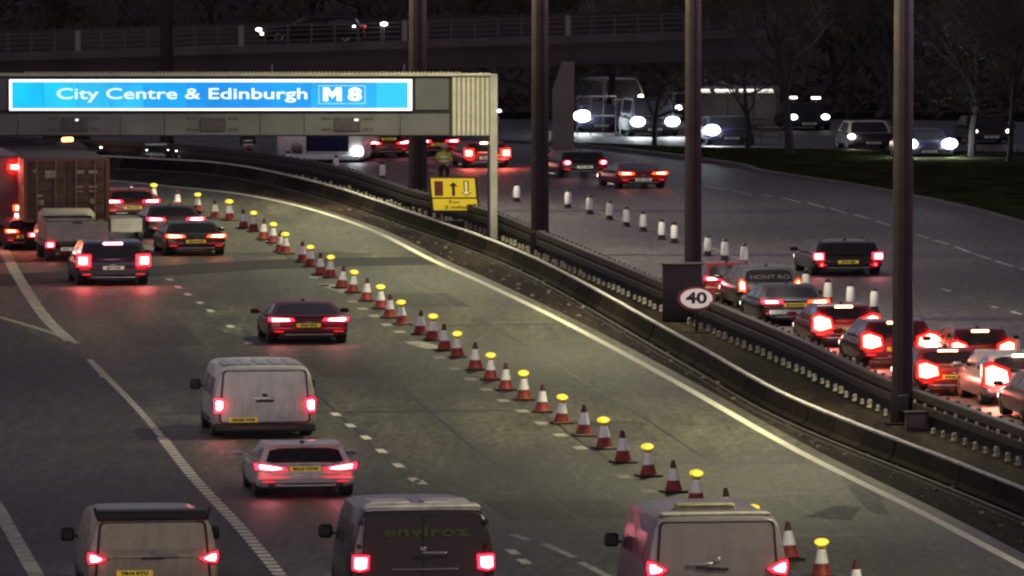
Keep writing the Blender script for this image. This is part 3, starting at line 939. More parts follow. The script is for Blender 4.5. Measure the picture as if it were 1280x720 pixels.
def van(name, label, cat, pos, W, H, L, body, lamp_pts, light='tail', group=None, rot=None, right=False, txt="SF18 LVO", plate_x=-.3, plate_z=.55, bumper_m=None,
        roof_m=None, doors=2, core=.62, blank_window=True, flank_m=None, handle_x=0.0, lower_dark=True):
    rot = heading(pos[1], right) if rot is None else rot
    t = thing(name, label, cat, pos, rot, group)
    w = W / 2
    def sec(y, k, lo, hi, lean=.045):
        a = w * k
        h = hi
        P = [(a * .86, lo), (a * .975, lo + .08), (a, h * .34), (a * .995, h * .52), (a * .955, h * .70), (a * .90, h * .87), (a * .84, h * .955), (a * .70, h * .99), (a * .3, h)]
        P = P + [(-x, z) for x, z in reversed(P)]
        return [(x, y + lean * max(0, z - h * .5), z) for x, z in P]
    rings = [sec(0, .955, .30, H * .965), sec(.03, .985, .28, H * .985), sec(.12, 1, .26, H), sec(.3 * L, 1, .26, H), sec(.70 * L, 1, .26, H, .02), sec(.80 * L, .985, .26, H * .80, .02), sec(.86 * L, .97, .26, H * .60, 0), sec(.96 * L, .92, .28, H * .53, 0), sec(L, .80, .34, H * .45, 0)]
    mb = MB(); mb.loft(rings)
    b = mb.build("body", body, t, smooth=38)
    # rear doors, each a slightly raised panel
    def back(x, z): return (x, .045 * max(0, z - H * .5), z)
    z0, z1 = .225 * H, .93 * H
    for s in ((-1, 1) if doors == 2 else (0,)):
        xb0, xb1 = (.012 * s, .87 * w * s) if s else (-.87 * w, .87 * w)
        xt1 = .80 * w
        if s < 0: q = [back(-.88 * w, z0), back(-.012, z0), back(-.012, z1), back(-xt1, z1)]
        elif s > 0: q = [back(.012, z0), back(.88 * w, z0), back(xt1, z1), back(.012, z1)]
        else: q = [back(-.88 * w, z0), back(.88 * w, z0), back(xt1, z1), back(-xt1, z1)]
        panel("door_seal", q, (-.012, -.012, -.010, -.012), M_BLACK, t, .012, .03, .07)
        d = panel("rear_door", q, (.012, .012, .010, .012), body, t, .024, .03, .07)
        if blank_window:
            panel("window_recess", q, (.10, .10, .44, .09), blank_window if blank_window is not True else body, d, .034, .016, .16)
        mb = MB()
        panel("pressing", q, (.08, .08, .12, .62), body, d, .030, .012, .2)
    mb = MB(); mb.cbox(handle_x - .02, handle_x + .34 * KX, -.055, -.02, .545 * H, .570 * H, .01)
    mb.build("door_handle", CHROME, t)
    mb = MB(); mb.cbox(handle_x + .16, handle_x + .16 + .26 * KX, -.05, -.02, .515 * H, .535 * H, .01)
    mb.build("handle_recess", M_BLACK, t)
    mb = MB(); mb.cbox(-.07, .07, -.04, -.01, .575 * H, .575 * H + .09, .03)
    mb.build("badge", M_BLACK if body in (P_SILVER, P_WHITE) else CHROME, t)
    mb = MB(); mb.cbox(-w * .985, w * .985, -.10, .10, .19, .215 * H, .04)
    bump = mb.build("bumper", bumper_m or M_BLACK, t)
    mb = MB(); mb.cbox(-w * .62, w * .62, -.115, -.09, .30, .335, .01)
    mb.build("bumper_step", mat("dull_red_step", (.22, .07, .06), .4), bump)
    for s in ((-1, 1) if doors == 2 else ()):
        for z in (.34, .60, .84):
            mb = MB(); x_ = s * w * (.905 - .10 * max(0, z - .55))
            mb.cbox(x_ - .045, x_ + .045, -.06 + .045 * max(0, z * H - H * .5), .02, z * H, z * H + .10, .012)
            mb.build("door_hinge", M_BLACK, t)
    mb = MB(); mb.cbox(-.16 * KX, .16 * KX, -.05, -.0, .50 * H, .505 * H + .05, .01); mb.build("plate_light_bar", M_BLACK, t)
    for s in (-1, 1):
        rear_lamp(t, s, lamp_pts(w, H), lamp_mats(light), -.045, .16, core)
        mirror(t, s * w * .97, .72 * L, H * .62, s, M_BLACK, .20 * KX, .30)
        for yy in (.2 * L, .82 * L):
            wheel(t, s * (w - .13 * KX), yy, .345, .22 * KX)
        for k, (y0, y1) in enumerate(((.10 * L, .38 * L), (.42 * L, .66 * L))):
            def side(y, z): return (s * w * (1.0 - .10 * max(0, (z / H - .52)) / .35), y, z)
            q = [side(y1, .56 * H), side(y0, .56 * H), side(y0, .82 * H), side(y1, .82 * H)]
            if s > 0: q = [q[1], q[0], q[3], q[2]]
            panel("side_panel", q, (.03, .03, .03, .03), flank_m or body, t, .014, .02, .1)
        mb = MB(); mb.cbox(min(s * w * .90, s * w * 1.012), max(s * w * .90, s * w * 1.012), .3 * L, .7 * L, .40, .50, .02)
        mb.build("sill", M_BLACK, t)
    panel("windscreen", [(w * .9, .86 * L + .02, H * .60), (-w * .9, .86 * L + .02, H * .60), (-w * .78, .745 * L, H * .93), (w * .78, .745 * L, H * .93)], (.05, .05, .05, .08), GLASS, t, .10, .03, .2)
    mb = MB(); mb.cbox(-.22 * KX, .0, .05, .11, H * .925, H * .955, .01)
    mb.build("high_brake_lamp", mat("dark_red_lens", (0.12, 0.01, 0.01), 0.3), t)
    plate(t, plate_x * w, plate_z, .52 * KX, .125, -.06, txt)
    beam(t, W, L, .75)
    return t

def lp_van_tall(w, H): return [(.855 * w, .365 * H), (.975 * w, .365 * H), (.985 * w, .54 * H), (.93 * w, .555 * H), (.80 * w, .54 * H), (.80 * w, .42 * H)]
def lp_van_tri(w, H): return [(.80 * w, .470 * H), (.975 * w, .455 * H), (1.0 * w, .52 * H), (.99 * w, .585 * H), (.90 * w, .575 * H), (.72 * w, .505 * H)]
def lp_van_sq(w, H): return [(.77 * w, .40 * H), (.90 * w, .375 * H), (.985 * w, .40 * H), (.985 * w, .52 * H), (.97 * w, .535 * H), (.76 * w, .53 * H)]

G_L = "vehicles on the left carriageway"
# ---- bottom row
t = van("panel_van", "grimy cream panel van with a black roof-end spoiler at the bottom left, tail lights lit", "van", (-7.84, 160.00), 2.86, 1.86, 4.9, P_BEIGE, lp_van_tri, 'tail', G_L,
        txt="YB16 KTU", plate_x=-.28, plate_z=.63, doors=1, blank_window=False, bumper_m=P_BEIGE)
mb = MB(); mb.cbox(-1.22, 1.22, -.08, .55, 1.78, 1.99, .04)
for s in (-1, 1):
    mb.prism([(s * 1.22 - .04, 1.90), (s * 1.22 + .04, 1.90), (s * 1.26 + .02, 2.06), (s * 1.26 - .02, 2.06)], -.05, .3)
mb.build("roof_spoiler", M_BLACK, t)
panel("tailgate_glass", [(-1.16, .0, 1.12), (1.16, .0, 1.12), (1.08, .05, 1.74), (-1.08, .05, 1.74)], (.02, .02, .02, .03), paint("dusty_tailgate", (0.36, 0.335, 0.235), rough=.30, metal=0), t, .03, .03, .1)
mb = MB(); mb.cbox(-1.05, 1.05, -.05, 0, .97, 1.0, .01); mb.build("tailgate_crease", mat("cream_trim", (.6, .56, .45), .4), t)

t = van("panel_van", "dark maroon panel van lettered enviroz in green, white scuffed roof, at the bottom centre", "van", (-1.92, 158.66), 3.12, 2.16, 5.1, P_DKGREEN, lp_van_sq, 'brake', G_L,
        txt="SD66 NFR", plate_x=-.05, plate_z=.60, blank_window=False, bumper_m=P_DKGREEN, core=.72)
me = text_mesh("enviroz", .30, .008, 1.95, .003, 1.05)
me.materials.append(mat("green_lettering", (0.05, 0.085, 0.012), 0.5))
o = place(me, "lettering", t, (.04, -.045, 1.66))
mb = MB(); mb.cbox(-1.26, 1.26, .06, .62, 2.10, 2.235, .04)
mb.cbox(-1.1, -.2, .66, 1.6, 2.15, 2.25, .02); mb.cbox(.1, 1.1, .66, 1.6, 2.15, 2.25, .02)
mb.build("roof_panel", mat("scuffed_white_roof", (0.72, 0.70, 0.66), 0.6, var=.35, scale=2.2), t)
mb = MB(); mb.cbox(-.7, .75, -.06, -.02, .83, .865, .01); mb.build("trim_strip", CHROME, t)

t = van("panel_van", "lilac-grey panel van with a beige light bar on its roof, beside the cones", "van", (4.34, 155.09), 3.02, 2.36, 5.4, P_VANGREY, lp_van_tri, 'tail', G_L,
        txt="MT19 DZE", plate_x=.1, plate_z=.62, blank_window=False, doors=1, flank_m=paint("maroon_flank", (.10, .03, .05)), handle_x=-.62)
mb = MB()
mb.cbox(-.70, .58, 1.2, 1.55, 2.37, 2.49, .04)
mb.cbox(-.74, .62, 1.24, 1.5, 2.345, 2.372, .01)
mb.build("roof_light_bar", mat("beige_light_bar", (0.36, 0.33, 0.23), 0.5), t)
mb = MB(); mb.cbox(-1.16, 1.16, .09, .55, 2.325, 2.375, .02); mb.build("roof_gutter", mat("pale_roof_edge", (.62, .58, .52), .5), t)

# ---- middle of the carriageway
t = van("panel_van", "white panel van with tall red tail lights and a yellow number plate, mid carriageway", "van", (-6.87, 203.92), 2.86, 2.02, 5.0, P_WHITE, lp_van_tall, 'brake', G_L,
        txt="ND68 WFS", plate_x=-.42, plate_z=.52, core=.66, handle_x=-.30, doors=1, flank_m=P_GREY)
mb = MB(); mb.cbox(-1.1, 1.1, .3, 2.4, 2.0, 2.035, .01)
for k in range(5): mb.cbox(-1.0 + k * .42, -.75 + k * .42, .35, 2.3, 2.03, 2.06, .01)
mb.build("roof_ribs", P_SILVER, t)
t = car("hatchback", "white hatchback with swept-in red tail lights just behind the white van", "car", (-5.22, 185.47), 2.56, 1.34, 4.2, 'hatch', paint('bright_white_paint', (.80, .80, .77), metal=0), 'wing', 'brake', G_L,
        txt="SG15 HYW", plate_z=.545, core=.70, spoiler=True)
t = car("coupe", "dark red coupe with wide slim tail lights ahead of the white van", "car", (-6.71, 242.30), 2.68, 1.34, 4.6, 'coupe', P_DKRED, 'slim', 'brake', G_L, txt="SA67 MVJ", plate_z=.46, core=.72)
t = car("suv", "navy SUV braking hard with a lit high-level brake light, in the left lane", "car", (-14.87, 274.19), 2.72, 1.66, 4.5, 'suv', P_BLUE, 'block', 'flare', G_L, txt="SJ14 CXP", plate_z=.40, high_brake='brake', plate_m=PLATE_W, core=.6, lamp_scale=1.3)
t = car("saloon_car", "dark saloon with orange-red tail lights and chrome bumper strip, nearest of three queuing together", "car", (-12.63, 293.77), 2.46, 1.32, 4.6, 'saloon', P_BLACK, 'slim', 'amber', G_L, beam_w=900, txt="SN13 KAE", plate_z=.44, core=.7)
t = car("saloon_car", "black saloon with pink-red tail lights, second of the three cars queuing together", "car", (-14.03, 306.79), 2.46, 1.34, 4.6, 'saloon', P_DKGREEN, 'slim', 'brake', G_L, beam_w=1500, txt="SL12 UOD", plate_z=.42, core=.7)
t = car("hatchback", "dark hatchback with a bright amber-lit plate, farthest of the three queuing together", "car", (-16.60, 321.70), 2.44, 1.36, 4.2, 'hatch', P_RED, 'slim', 'brake', G_L, beam_w=2200, txt="SH63 VLB", plate_z=.40, core=.7)

# ---- container lorry
lx, ly = (-17.99, 297.21)
t = thing("container_lorry", "lorry carrying a rust-brown shipping container with pale stickers on its doors", "lorry", (lx, ly), heading(ly) * .9, G_L)
CONT = mat("rust_brown_container", (0.062, 0.032, 0.026), 0.7, var=.35, scale=1.5)
CONT_ROOF = mat("container_roof", (0.10, 0.075, 0.085), 0.7, var=.3, scale=1.2)
cw, c0, c1, cl = 1.72, 1.20, 3.72, 12.0
mb = MB(); mb.box(-cw, cw, .10, cl, c0, c1)
box = mb.build("container", CONT, t)
mb = MB()
for k in range(24): mb.box(-cw + .06, cw - .06, .3 + k * .49, .5 + k * .49, c1 + .004, c1 + .04)
mb.build("roof_corrugation", CONT_ROOF, box)
for s in (-1, 1):
    mb = MB(); mb.box(min(s * (cw - .14), s * (cw + .02)), max(s * (cw - .14), s * (cw + .02)), .02, .2, c0, c1 + .03); mb.build("corner_post", mat("container_frame", (0.12, .045, .032), .7), box)
    mb = MB(); x0, x1 = sorted((s * .03, s * (cw - .16))); mb.cbox(x0, x1, .04, .11, c0 + .16, c1 - .12, .02)
    d = mb.build("door", CONT, box)
    for k in range(5):
        z = c0 + .30 + k * .46
        mb = MB(); mb.cbox(x0 + .10, x1 - .10, .015, .05, z, z + .26, .03); mb.build("door_corrugation", CONT, d)
    for q in (.22, .72):
        xx = x0 + (x1 - x0) * q
        mb = MB(); mb.tube([(xx, 0.0, c0 + .05), (xx, 0.0, c1 - .04)], .03, 6); mb.build("locking_bar", mat("locking_bar_steel", (.20, .10, .08), .5, .4), d)
STICK = mat("pale_sticker", (0.26, 0.20, 0.15), 0.6, var=.4, scale=6)
for (x, z, a, b) in ((-.66, 3.12, .46, .30), (-1.30, 3.25, .18, .12), (.55, 3.2, .3, .14), (1.05, 3.2, .34, .14), (-1.10, 2.25, .26, .10), (-1.06, 1.98, .22, .2), (1.05, 2.02, .2, .2), (.5, 2.6, .34, .06), (1.05, 2.6, .34, .06), (.5, 2.42, .3, .05), (1.05, 2.42, .3, .05)):
    mb = MB(); mb.box(x - a / 2, x + a / 2, -.012, .012, z - b / 2, z + b / 2); mb.build("sticker", STICK, box, smooth=0)
mb = MB(); mb.box(-cw, cw, .03, .2, c1 - .1, c1 + .02); mb.box(-cw, cw, .03, .2, c0 - .02, c0 + .14); mb.build("door_header", mat("container_frame", (0.12, .045, .032), .7), box)
mb = MB(); mb.box(-.7, .7, .3, cl + .6, .78, 1.18); mb.box(-1.6, 1.6, .1, .25, .55, .80); mb.build("chassis", M_BLACK, t)
mb = MB(); mb.cbox(-1.7, 1.7, cl + .5, cl + 2.6, .6, 3.4, .2); cab = mb.build("cab", P_RED, t)
for s in (-1, 1):
    for yy in (1.2, 2.5, 3.8, cl + 1.5): wheel(t, s * 1.42, yy, .5, .5)
    rear_lamp(t, s, [(1.15, .60), (1.55, .60), (1.55, .74), (1.15, .74)], lamp_mats('brake'), .05, .15)
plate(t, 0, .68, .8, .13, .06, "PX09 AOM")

# ---- pick-up with pale tailgate in front of it
lx, ly = (-17.14, 289.85)
t = thing("tipper_truck", "small flatbed truck with a pale grey tailboard behind the container lorry", "truck", (lx, ly), heading(ly), G_L)
TB = mat("pale_tailboard", (0.27, 0.25, 0.215), 0.7, var=.2, scale=2)
mb = MB(); mb.cbox(-1.22, 1.22, -.03, .05, .80, 1.56, .02); tb = mb.build("tailboard", TB, t)
mb = MB(); mb.cbox(-.2, .2, -.05, 0, 1.50, 1.57, .01); mb.build("latch", M_BLACK, tb)
for s in (-1, 1):
    mb = MB(); mb.cbox(min(s * 1.15, s * 1.23), max(s * 1.15, s * 1.23), .06, 3.2, .82, 1.5, .02); mb.build("side_board", TB, t)
    for yy in (.9, 3.9): wheel(t, s * 1.0, yy, .36, .34)
    rear_lamp(t, s, [(.92, .58), (1.24, .58), (1.24, .76), (.92, .76)], lamp_mats('brake' if s < 0 else 'amber'), -.03, .1)
mb = MB(); mb.box(-1.2, 1.2, .06, 3.3, .74, .81); mb.build("bed", M_BLACK, t)
mb = MB(); mb.cbox(-1.2, 1.2, 3.35, 5.0, .45, 1.30, .12); mb.cbox(-1.1, 1.1, 3.4, 4.6, 1.28, 1.9, .18); mb.build("cab", P_OLDWHITE, t)
mb = MB(); mb.cbox(-1.05, 1.05, .0, .12, .42, .55, .02); mb.build("bumper", M_BLACK, t)
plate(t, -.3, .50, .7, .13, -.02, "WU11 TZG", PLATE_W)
lx, ly = (-15.90, 303.13)
t = thing("box_trailer", "low trailer with a plain pale grey end board between the flatbed truck and the cars", "trailer", (lx, ly), heading(ly), G_L)
mb = MB(); mb.cbox(-.66, .66, 0, 2.6, .45, 1.02, .03); mb.build("tub", TB, t)
for s in (-1, 1): wheel(t, s * .72, 1.3, .3, .2)
mb = MB(); mb.tube([(0, 2.6, .5), (0, 3.6, .45)], .05, 5); mb.build("drawbar", M_BLACK, t)

# ---- at the left edge of the picture
t = car("hatchback", "dark car with orange-lit tail lights at the left edge, below the lorry's container", "car", (-19.68, 297.79), 1.75, 1.30, 4.1, 'hatch', P_RUSTCAR, 'slim', 'amber', G_L, txt="SB10 RDK", plate_z=.42)
lx, ly = (-21.26, 299.55)
t = thing("box_lorry", "dark red box lorry with a lit top marker light cut by the left edge", "lorry", (lx, ly), heading(ly), G_L)
mb = MB(); mb.cbox(-1.7, 1.7, 0, 9, .9, 3.75, .06); mb.build("box_body", paint("dark_box_paint", (.10, .03, .035), rough=.5), t)
mb = MB(); mb.cbox(-1.6, 1.6, 9.2, 11.2, .5, 3.0, .2); mb.build("cab", P_RED, t)
mb = MB(); mb.box(-.7, .7, .2, 9.6, .6, .9); mb.build("chassis", M_BLACK, t)
for z, kind, x0, x1 in ((3.30, 'bright', .75, 1.62), (1.63, 'amber', .95, 1.5)):
    for s in (-1, 1):
        rear_lamp(t, s, [(x0, z - .11), (x1, z - .13), (x1, z + .13), (x0, z + .11)], lamp_mats(kind), -.04, .03, .7)
for s in (-1, 1):
    rear_lamp(t, s, [(1.0, 1.16), (1.4, 1.16), (1.4, 1.4), (1.0, 1.4)], (glow("reversing_lens", (.7, .8, 1), 3, (.8, .8, .8)), glow("reversing_bulb", (.9, .95, 1), 12, (.8, .8, .8))), -.04, .03, .7)
    for yy in (1.4, 2.6, 9.9): wheel(t, s * 1.4, yy, .48, .42)
mb = MB(); mb.box(-1.6, 1.6, .0, .1, .5, .62); mb.build("bumper", M_BLACK, t)

# ---------------------------------------------------------------- right carriageway
G_R = "vehicles on the right carriageway"
G_Q = "cars queuing nose to tail beside the safety fence"
t = car("off_roader", "dark square-backed off-roader alone in the middle of the right carriageway", "car", (12.82, 280.25), 2.72, 1.34, 4.6, 'suv', P_BLACK, 'block', 'brake', G_R, right=True, txt="SY12 GJE", plate_z=.40, core=.72, shelf=True)
for s in (-1, 1):
    rear_lamp(t, s, [(.96, .36), (1.12, .36), (1.12, .52), (.96, .52)], lamp_mats('dim'), -.075, 0, .5)
t = car("saloon_car", "dark red low saloon with slim lit tail lights near the row of white posts", "car", (6.26, 350.56), 2.42, 1.22, 4.6, 'coupe', P_RED, 'slim', 'amber', G_R, right=True, txt="SC69 WLM", plate_z=.36, plate_m=PLATE_W, core=.6)
t = car("estate_car", "black estate with pink tail lights and a lit white plate, ahead of the red saloon", "car", (3.59, 362.23), 2.50, 1.30, 4.6, 'estate', P_BLACK, 'round', 'tail', G_R, right=True, txt="SV11 BHE", plate_z=.40, plate_m=PLATE_W)
t = car("suv", "car with starry red brake lights beyond the gantry post", "car", (-1.26, 372.86), 2.35, 1.35, 4.4, 'suv', P_RED, 'block', 'bright', G_R, right=True, txt="SE58 YCA", plate_z=.38, plate_m=PLATE_W, core=.6, high_brake='bright', rot=.2, lamp_scale=1.5)
t = car("hatchback", "dim car with pink tail lights half hidden by the second lighting column", "car", (-3.87, 387.05), 2.3, 1.3, 4.2, 'hatch', P_DKRED, 'slim', 'brake', G_R, right=True, txt="SP60 FNN", rot=.35)
t = car("hatchback", "dim car with a yellow-lit plate just right of the white truck", "car", (-6.45, 385.10), 2.3, 1.36, 4.2, 'hatch', P_RED, 'wing', 'tail', G_R, right=True, txt="SK08 OVT", plate_z=.72, rot=.4)
# the queue
t = car("hatchback", "red-lit dark hatchback at the head of the queue, beside the 40 sign", "car", (7.85, 264.19), 1.95, 1.42, 4.1, 'hatch', P_RED, 'slim', 'brake', G_Q, right=True, txt="SF09 JXK", plate_z=.42)
t = car("estate_car", "grey estate with lettering across its dark rear window and orange-lit bumper", "car", (9.11, 259.68), 2.25, 1.55, 4.4, 'estate', paint('charcoal_paint', (.055, .05, .052)), 'tallblock', 'amber', G_Q, right=True, txt="SR64 TVL", plate_z=.40)
me = text_mesh("HONT RO", .20, .004, 1.55, .003)
me.materials.append(mat("window_lettering", (.085, .08, .08), .6))
place(me, "lettering", t, (0, -.02, 1.18), 0).rotation_euler = (R(-14), 0, 0)
t = car("saloon_car", "dark saloon with a pale reflective bumper and yellow plate, third in the queue", "car", (9.70, 251.52), 2.40, 1.36, 4.6, 'saloon', P_BLACK, 'slim', 'brake', G_Q, right=True, txt="SO15 KYH", plate_z=.52, amber_right=True)
mb = MB(); mb.cbox(-.95, .95, -.10, -.05, .38, .56, .02); mb.build("bumper_plate", CHROME, t)
t = car("hatchback", "small red hatchback with one blazing brake light, fourth in the queue", "car", (10.94, 240.77), 2.20, 1.40, 4.0, 'hatch', P_RED, 'broad', 'bright', G_Q, right=True, lamp_scale=1.15, txt="SM57 OEP", plate_z=.40, high_brake='amber', core=.8)
t = car("hatchback", "dark hatchback glowing red behind the nearest lighting column", "car", (12.20, 231.24), 2.42, 1.50, 4.3, 'hatch', P_DKRED, 'broad', 'bright', G_Q, right=True, lamp_scale=1.0, txt="SD07 ZRF", plate_z=.40, high_brake='amber', core=.8)
t = car("saloon_car", "bright red saloon lit orange by its own brake lights, right of the nearest lighting column", "car", (13.26, 219.54), 2.30, 1.36, 4.5, 'saloon', P_RED, 'broad', 'bright', G_Q, right=True, lamp_scale=1.1, txt="SW66 BDU", plate_z=.42, high_brake='amber', core=.8)
t = car("hatchback", "dark red hatchback wedged ahead of the dazzling people carrier, both lamps blazing", "car", (14.64, 228.46), 2.05, 1.42, 4.0, 'hatch', P_DKRED, 'broad', 'bright', G_Q, right=True, txt="SK62 PDO", plate_z=.40, high_brake='amber', core=.75)
t = car("suv", "silver people carrier dazzlingly lit at the right edge, last but one of the queue", "car", (15.08, 215.80), 2.45, 1.56, 4.5, 'suv', P_SILVER, 'broad', 'bright', G_Q, right=True, lamp_scale=1.25, txt="SN70 EGJ", plate_z=.42, high_brake='bright', core=.85)
t = car("hatchback", "dark car cut off by the right edge with its black door mirror showing", "car", (15.72, 208.97), 2.2, 1.45, 4.3, 'hatch', P_BLACK, 'slim', 'dim', G_Q, right=True, txt="SB62 LNO")

# ---------------------------------------------------------------- vehicles facing the camera
def oncoming(name, label, cat, pos, W, H, L, body, lamp, rot, style='hatch', spot=0, lamp_z=.52, lamp_x=.72, lamp_r=.13, group="oncoming vehicles on the far road", roof_m=None, sides=(-1, 1)):
    t = thing(name, label, cat, pos, rot, group)
    w = W / 2
    V = style == 'van'
    def sec(y, k, lo, hi):
        a = w * k
        P = [(a * .85, lo), (a, lo + .12), (a, lo + .5 * (hi - lo)), (a * .97, lo + .85 * (hi - lo)), (a * .85, hi)]
        return [(x, y, z) for x, z in P + [(-x, z) for x, z in reversed(P)]]
    bz = .60 * H if not V else .52 * H
    mb = MB(); mb.loft([sec(0, .80, .34, bz - .16), sec(.08, .93, .24, bz - .08), sec(.3, 1, .2, bz - .04), sec(.26 * L, 1, .2, bz), sec(L * .95, 1, .2, bz), sec(L, .92, .3, bz - .05)])
    mb.build("body", body, t)
    a0, a1, a2, a3 = (.24 * L, .40 * L, .78 * L, .95 * L) if not V else (.14 * L, .26 * L, .97 * L, .99 * L)
    rows = [[(-w * .92, a0, bz - .02), (w * .92, a0, bz - .02)], [(-w * .76, a1, H), (w * .76, a1, H)], [(-w * .76, a2, H * .99), (w * .76, a2, H * .99)], [(-w * .9, a3, bz - .02), (w * .9, a3, bz - .02)]]
    mb = MB(); mb.loft(rows, cap=False, close=False)
    for s in (0, 1): mb.add([r_[s] for r_ in rows], [(0, 1, 2, 3)])
    mb.build("roof_shell", roof_m or body, t)
    panel("windscreen", [rows[0][0], rows[0][1], rows[1][1], rows[1][0]], (.06, .06, .06, .08), GLASS, t, .02, .03, .15)
    for s in (-1, 1):
        k = 0 if s < 0 else 1
        q = [rows[0][k], rows[3][k], rows[2][k], rows[1][k]]
        q = [q[1], q[0], q[3], q[2]] if s < 0 else q
        panel("side_window", q, (.08, .08, .15, .12), GLASS, t, .012, .02, .1)
        mirror(t, s * w * .93, a0 + .1, bz + .05, s, M_BLACK, .2 * KX, .15)
        for yy in (.18 * L, .82 * L): wheel(t, s * (w - .15), yy, .33, .3)
    mb = MB(); mb.cbox(-w * .5, w * .5, -.03, .06, .42 * bz, .66 * bz, .02); mb.build("grille", M_BLACK, t)
    plate(t, 0, .40, .8, .12, -.04, "SA19 KLU", mat("unlit_white_plate", (.6, .6, .58), .5))
    for s in sides:
        mb = MB(); mb.lathe([(lamp_r, 0), (lamp_r, .05), (lamp_r * .7, .07)], 12, sx=KX)
        for i, p in enumerate(mb.v): mb.v[i] = (p[0] + s * w * lamp_x, -p[2] + .02, p[1] + lamp_z * 1.3)
        hl = mb.build("headlight", lamp, t)
        if spot:
            ld = bpy.data.lights.new("headlight_beam", 'SPOT'); ld.energy = spot; ld.spot_size = R(60); ld.spot_blend = .9; ld.color = (.88, .95, 1); ld.shadow_soft_size = .1
            lo = bpy.data.objects.new("headlight_beam", ld); COL.objects.link(lo); lo.parent = t
            lo.location = (s * w * lamp_x, -.15, lamp_z * 1.3); lo.rotation_euler = (R(90 - 30), 0, R(180))
    return t
HR = .14
DULL = mat('dull_dark_body', (.022, .020, .024), .7, spec=.2)  # body colour darkened so far vehicles sink into the night
oncoming("panel_van", "dark van with two dazzling headlights between the second and third columns from the right", "van", (8.02, 412.16), 2.75, 2.1, 4.8, DULL, HEAD, HR, 'van', 900, lamp_z=.66, lamp_r=.27)  # headlight discs here and below are oversized to carry the glare
oncoming("oncoming_car", "dark car with the leftmost dazzling headlight, right of the pale bridge pier", "car", (5.09, 417.80), 2.60, 1.5, 4.4, P_BLUE, HEAD, HR, 'hatch', 900, lamp_z=.74, lamp_x=.85, sides=(-1,), lamp_r=.33)
oncoming("oncoming_car", "dark car with one dazzling headlight right of the third lighting column", "car", (11.97, 400.26), 2.60, 1.5, 4.4, P_BLUE, HEAD, HR, 'hatch', 900, lamp_z=.66, lamp_x=.85, lamp_r=.29, sides=(-1,))
oncoming("oncoming_car", "dark blue car with two starry headlights beside the nearest lighting column", "car", (21.76, 383.16), 2.65, 1.5, 4.4, P_BLUE, HEAD, HR, 'hatch', 700, lamp_z=.62, lamp_x=.80, lamp_r=.27)
oncoming("oncoming_car", "grey car with one warm headlight and a pale roof edge, left of the nearest column", "car", (19.37, 394.06), 2.6, 1.5, 4.4, DULL, HEAD_WARM, HR, 'hatch', 500, lamp_z=.58, lamp_x=.92, sides=(-1,), roof_m=P_WHITE)  # white roof paint stands for the light on this roof
oncoming("parked_van", "pale van with one warm lamp lit, partly behind bare trees left of the third column", "van", (7.04, 432), 3.0, 2.6, 5.0, P_GREY, HEAD_WARM, .5, 'van', 700, lamp_z=1.2, lamp_x=.4, sides=(1,), lamp_r=.11)
oncoming("parked_van", "low pale van standing under the made-up shelter", "van", (13.26, 428), 3.0, 2.1, 5.0, P_SILVER, HEAD_DIM, .2, 'van', 0, lamp_r=.05)

oncoming("oncoming_car", "dim car with two small headlights beyond the thickest bare tree", "car", (17.02, 421), 2.6, 1.5, 4.4, DULL, HEAD_DIM, HR, 'hatch', 0, lamp_z=.6, lamp_r=.16)
oncoming("oncoming_car", "dim car with a pale roof between the dark van and the third lighting column", "car", (10.81, 436), 2.6, 1.6, 4.4, DULL, HEAD_DIM, HR, 'hatch', 0, lamp_z=.6, lamp_r=.14, roof_m=P_OLDWHITE)
oncoming("oncoming_car", "dim car with pale roof far behind the leftmost dazzling headlight", "car", (4.83, 436), 2.6, 2.2, 4.8, DULL, HEAD_DIM, HR, 'van', 0, lamp_z=.8, lamp_r=.14, roof_m=P_OLDWHITE)
oncoming("oncoming_car", "dim car with two small headlights at the far right behind the verge trees", "car", (26.22, 402), 2.6, 1.5, 4.4, DULL, HEAD_DIM, HR, 'hatch', 0, lamp_z=.55, lamp_r=.10)
# white recovery truck facing the camera beyond the gantry
tx, ty = (-9.82, 379.35)
t = thing("recovery_truck", "white truck facing the camera with a dark windscreen and one bright headlight under the gantry", "truck", (tx, ty), -.12, None)
TRW = mat("truck_white", (0.44, 0.44, 0.42), 0.5, var=.15, coat=.3)
mb = MB(); mb.cbox(-2.35, 2.2, .0, 2.6, .16, 2.9, .10); cab = mb.build("cab", TRW, t)
mb = MB(); mb.cbox(-2.3, -.9, .6, 7.5, .9, 3.1, .05); mb.cbox(-.9, 2.2, 2.7, 7.5, .9, 3.1, .05); mb.build("box_body", TRW, t)
panel("windscreen", [(-.85, -.01, .46), (1.46, -.01, .46), (1.46, .0, 2.35), (-.85, .0, 2.35)], (.02, .02, .02, .02), mat("blue_black_glass", (.012, .012, .04), .6, spec=.1), t, .03, .04, .1)
panel("quarter_window", [(-1.75, -.01, .42), (-.98, -.01, .42), (-.98, .0, .9), (-1.45, .0, 1.2)], (.05, .05, .05, .05), GLASS, t, .03, .04, .2)
mb = MB(); mb.cbox(-2.0, 2.0, -.12, .05, .14, .40, .05); mb.cbox(-.7, 1.3, -.09, -.02, .50, .56, .02); mb.build("bumper", mat("pale_blue_white", (.62, .72, .74), .4), t)
mb = MB(); mb.box(-1.8, 2.0, .1, 7, .28, .42); mb.build("underside", M_BLACK, t)
mb = MB(); mb.cbox(1.55, 2.15, -.16, .1, .34, .80, .12); mb.build("headlight", glow("truck_headlamp", (.95, .97, 1), 25, (.9, .9, .9)), t)
mb = MB(); mb.cbox(-1.9, -1.5, -.14, .1, .44, .62, .06); mb.build("headlight", mat("unlit_lamp", (.35, .36, .35), .2), t)
for s in (-1, 1):
    for yy in (1.2, 5.8): wheel(t, s * 1.85, yy, .42, .4)
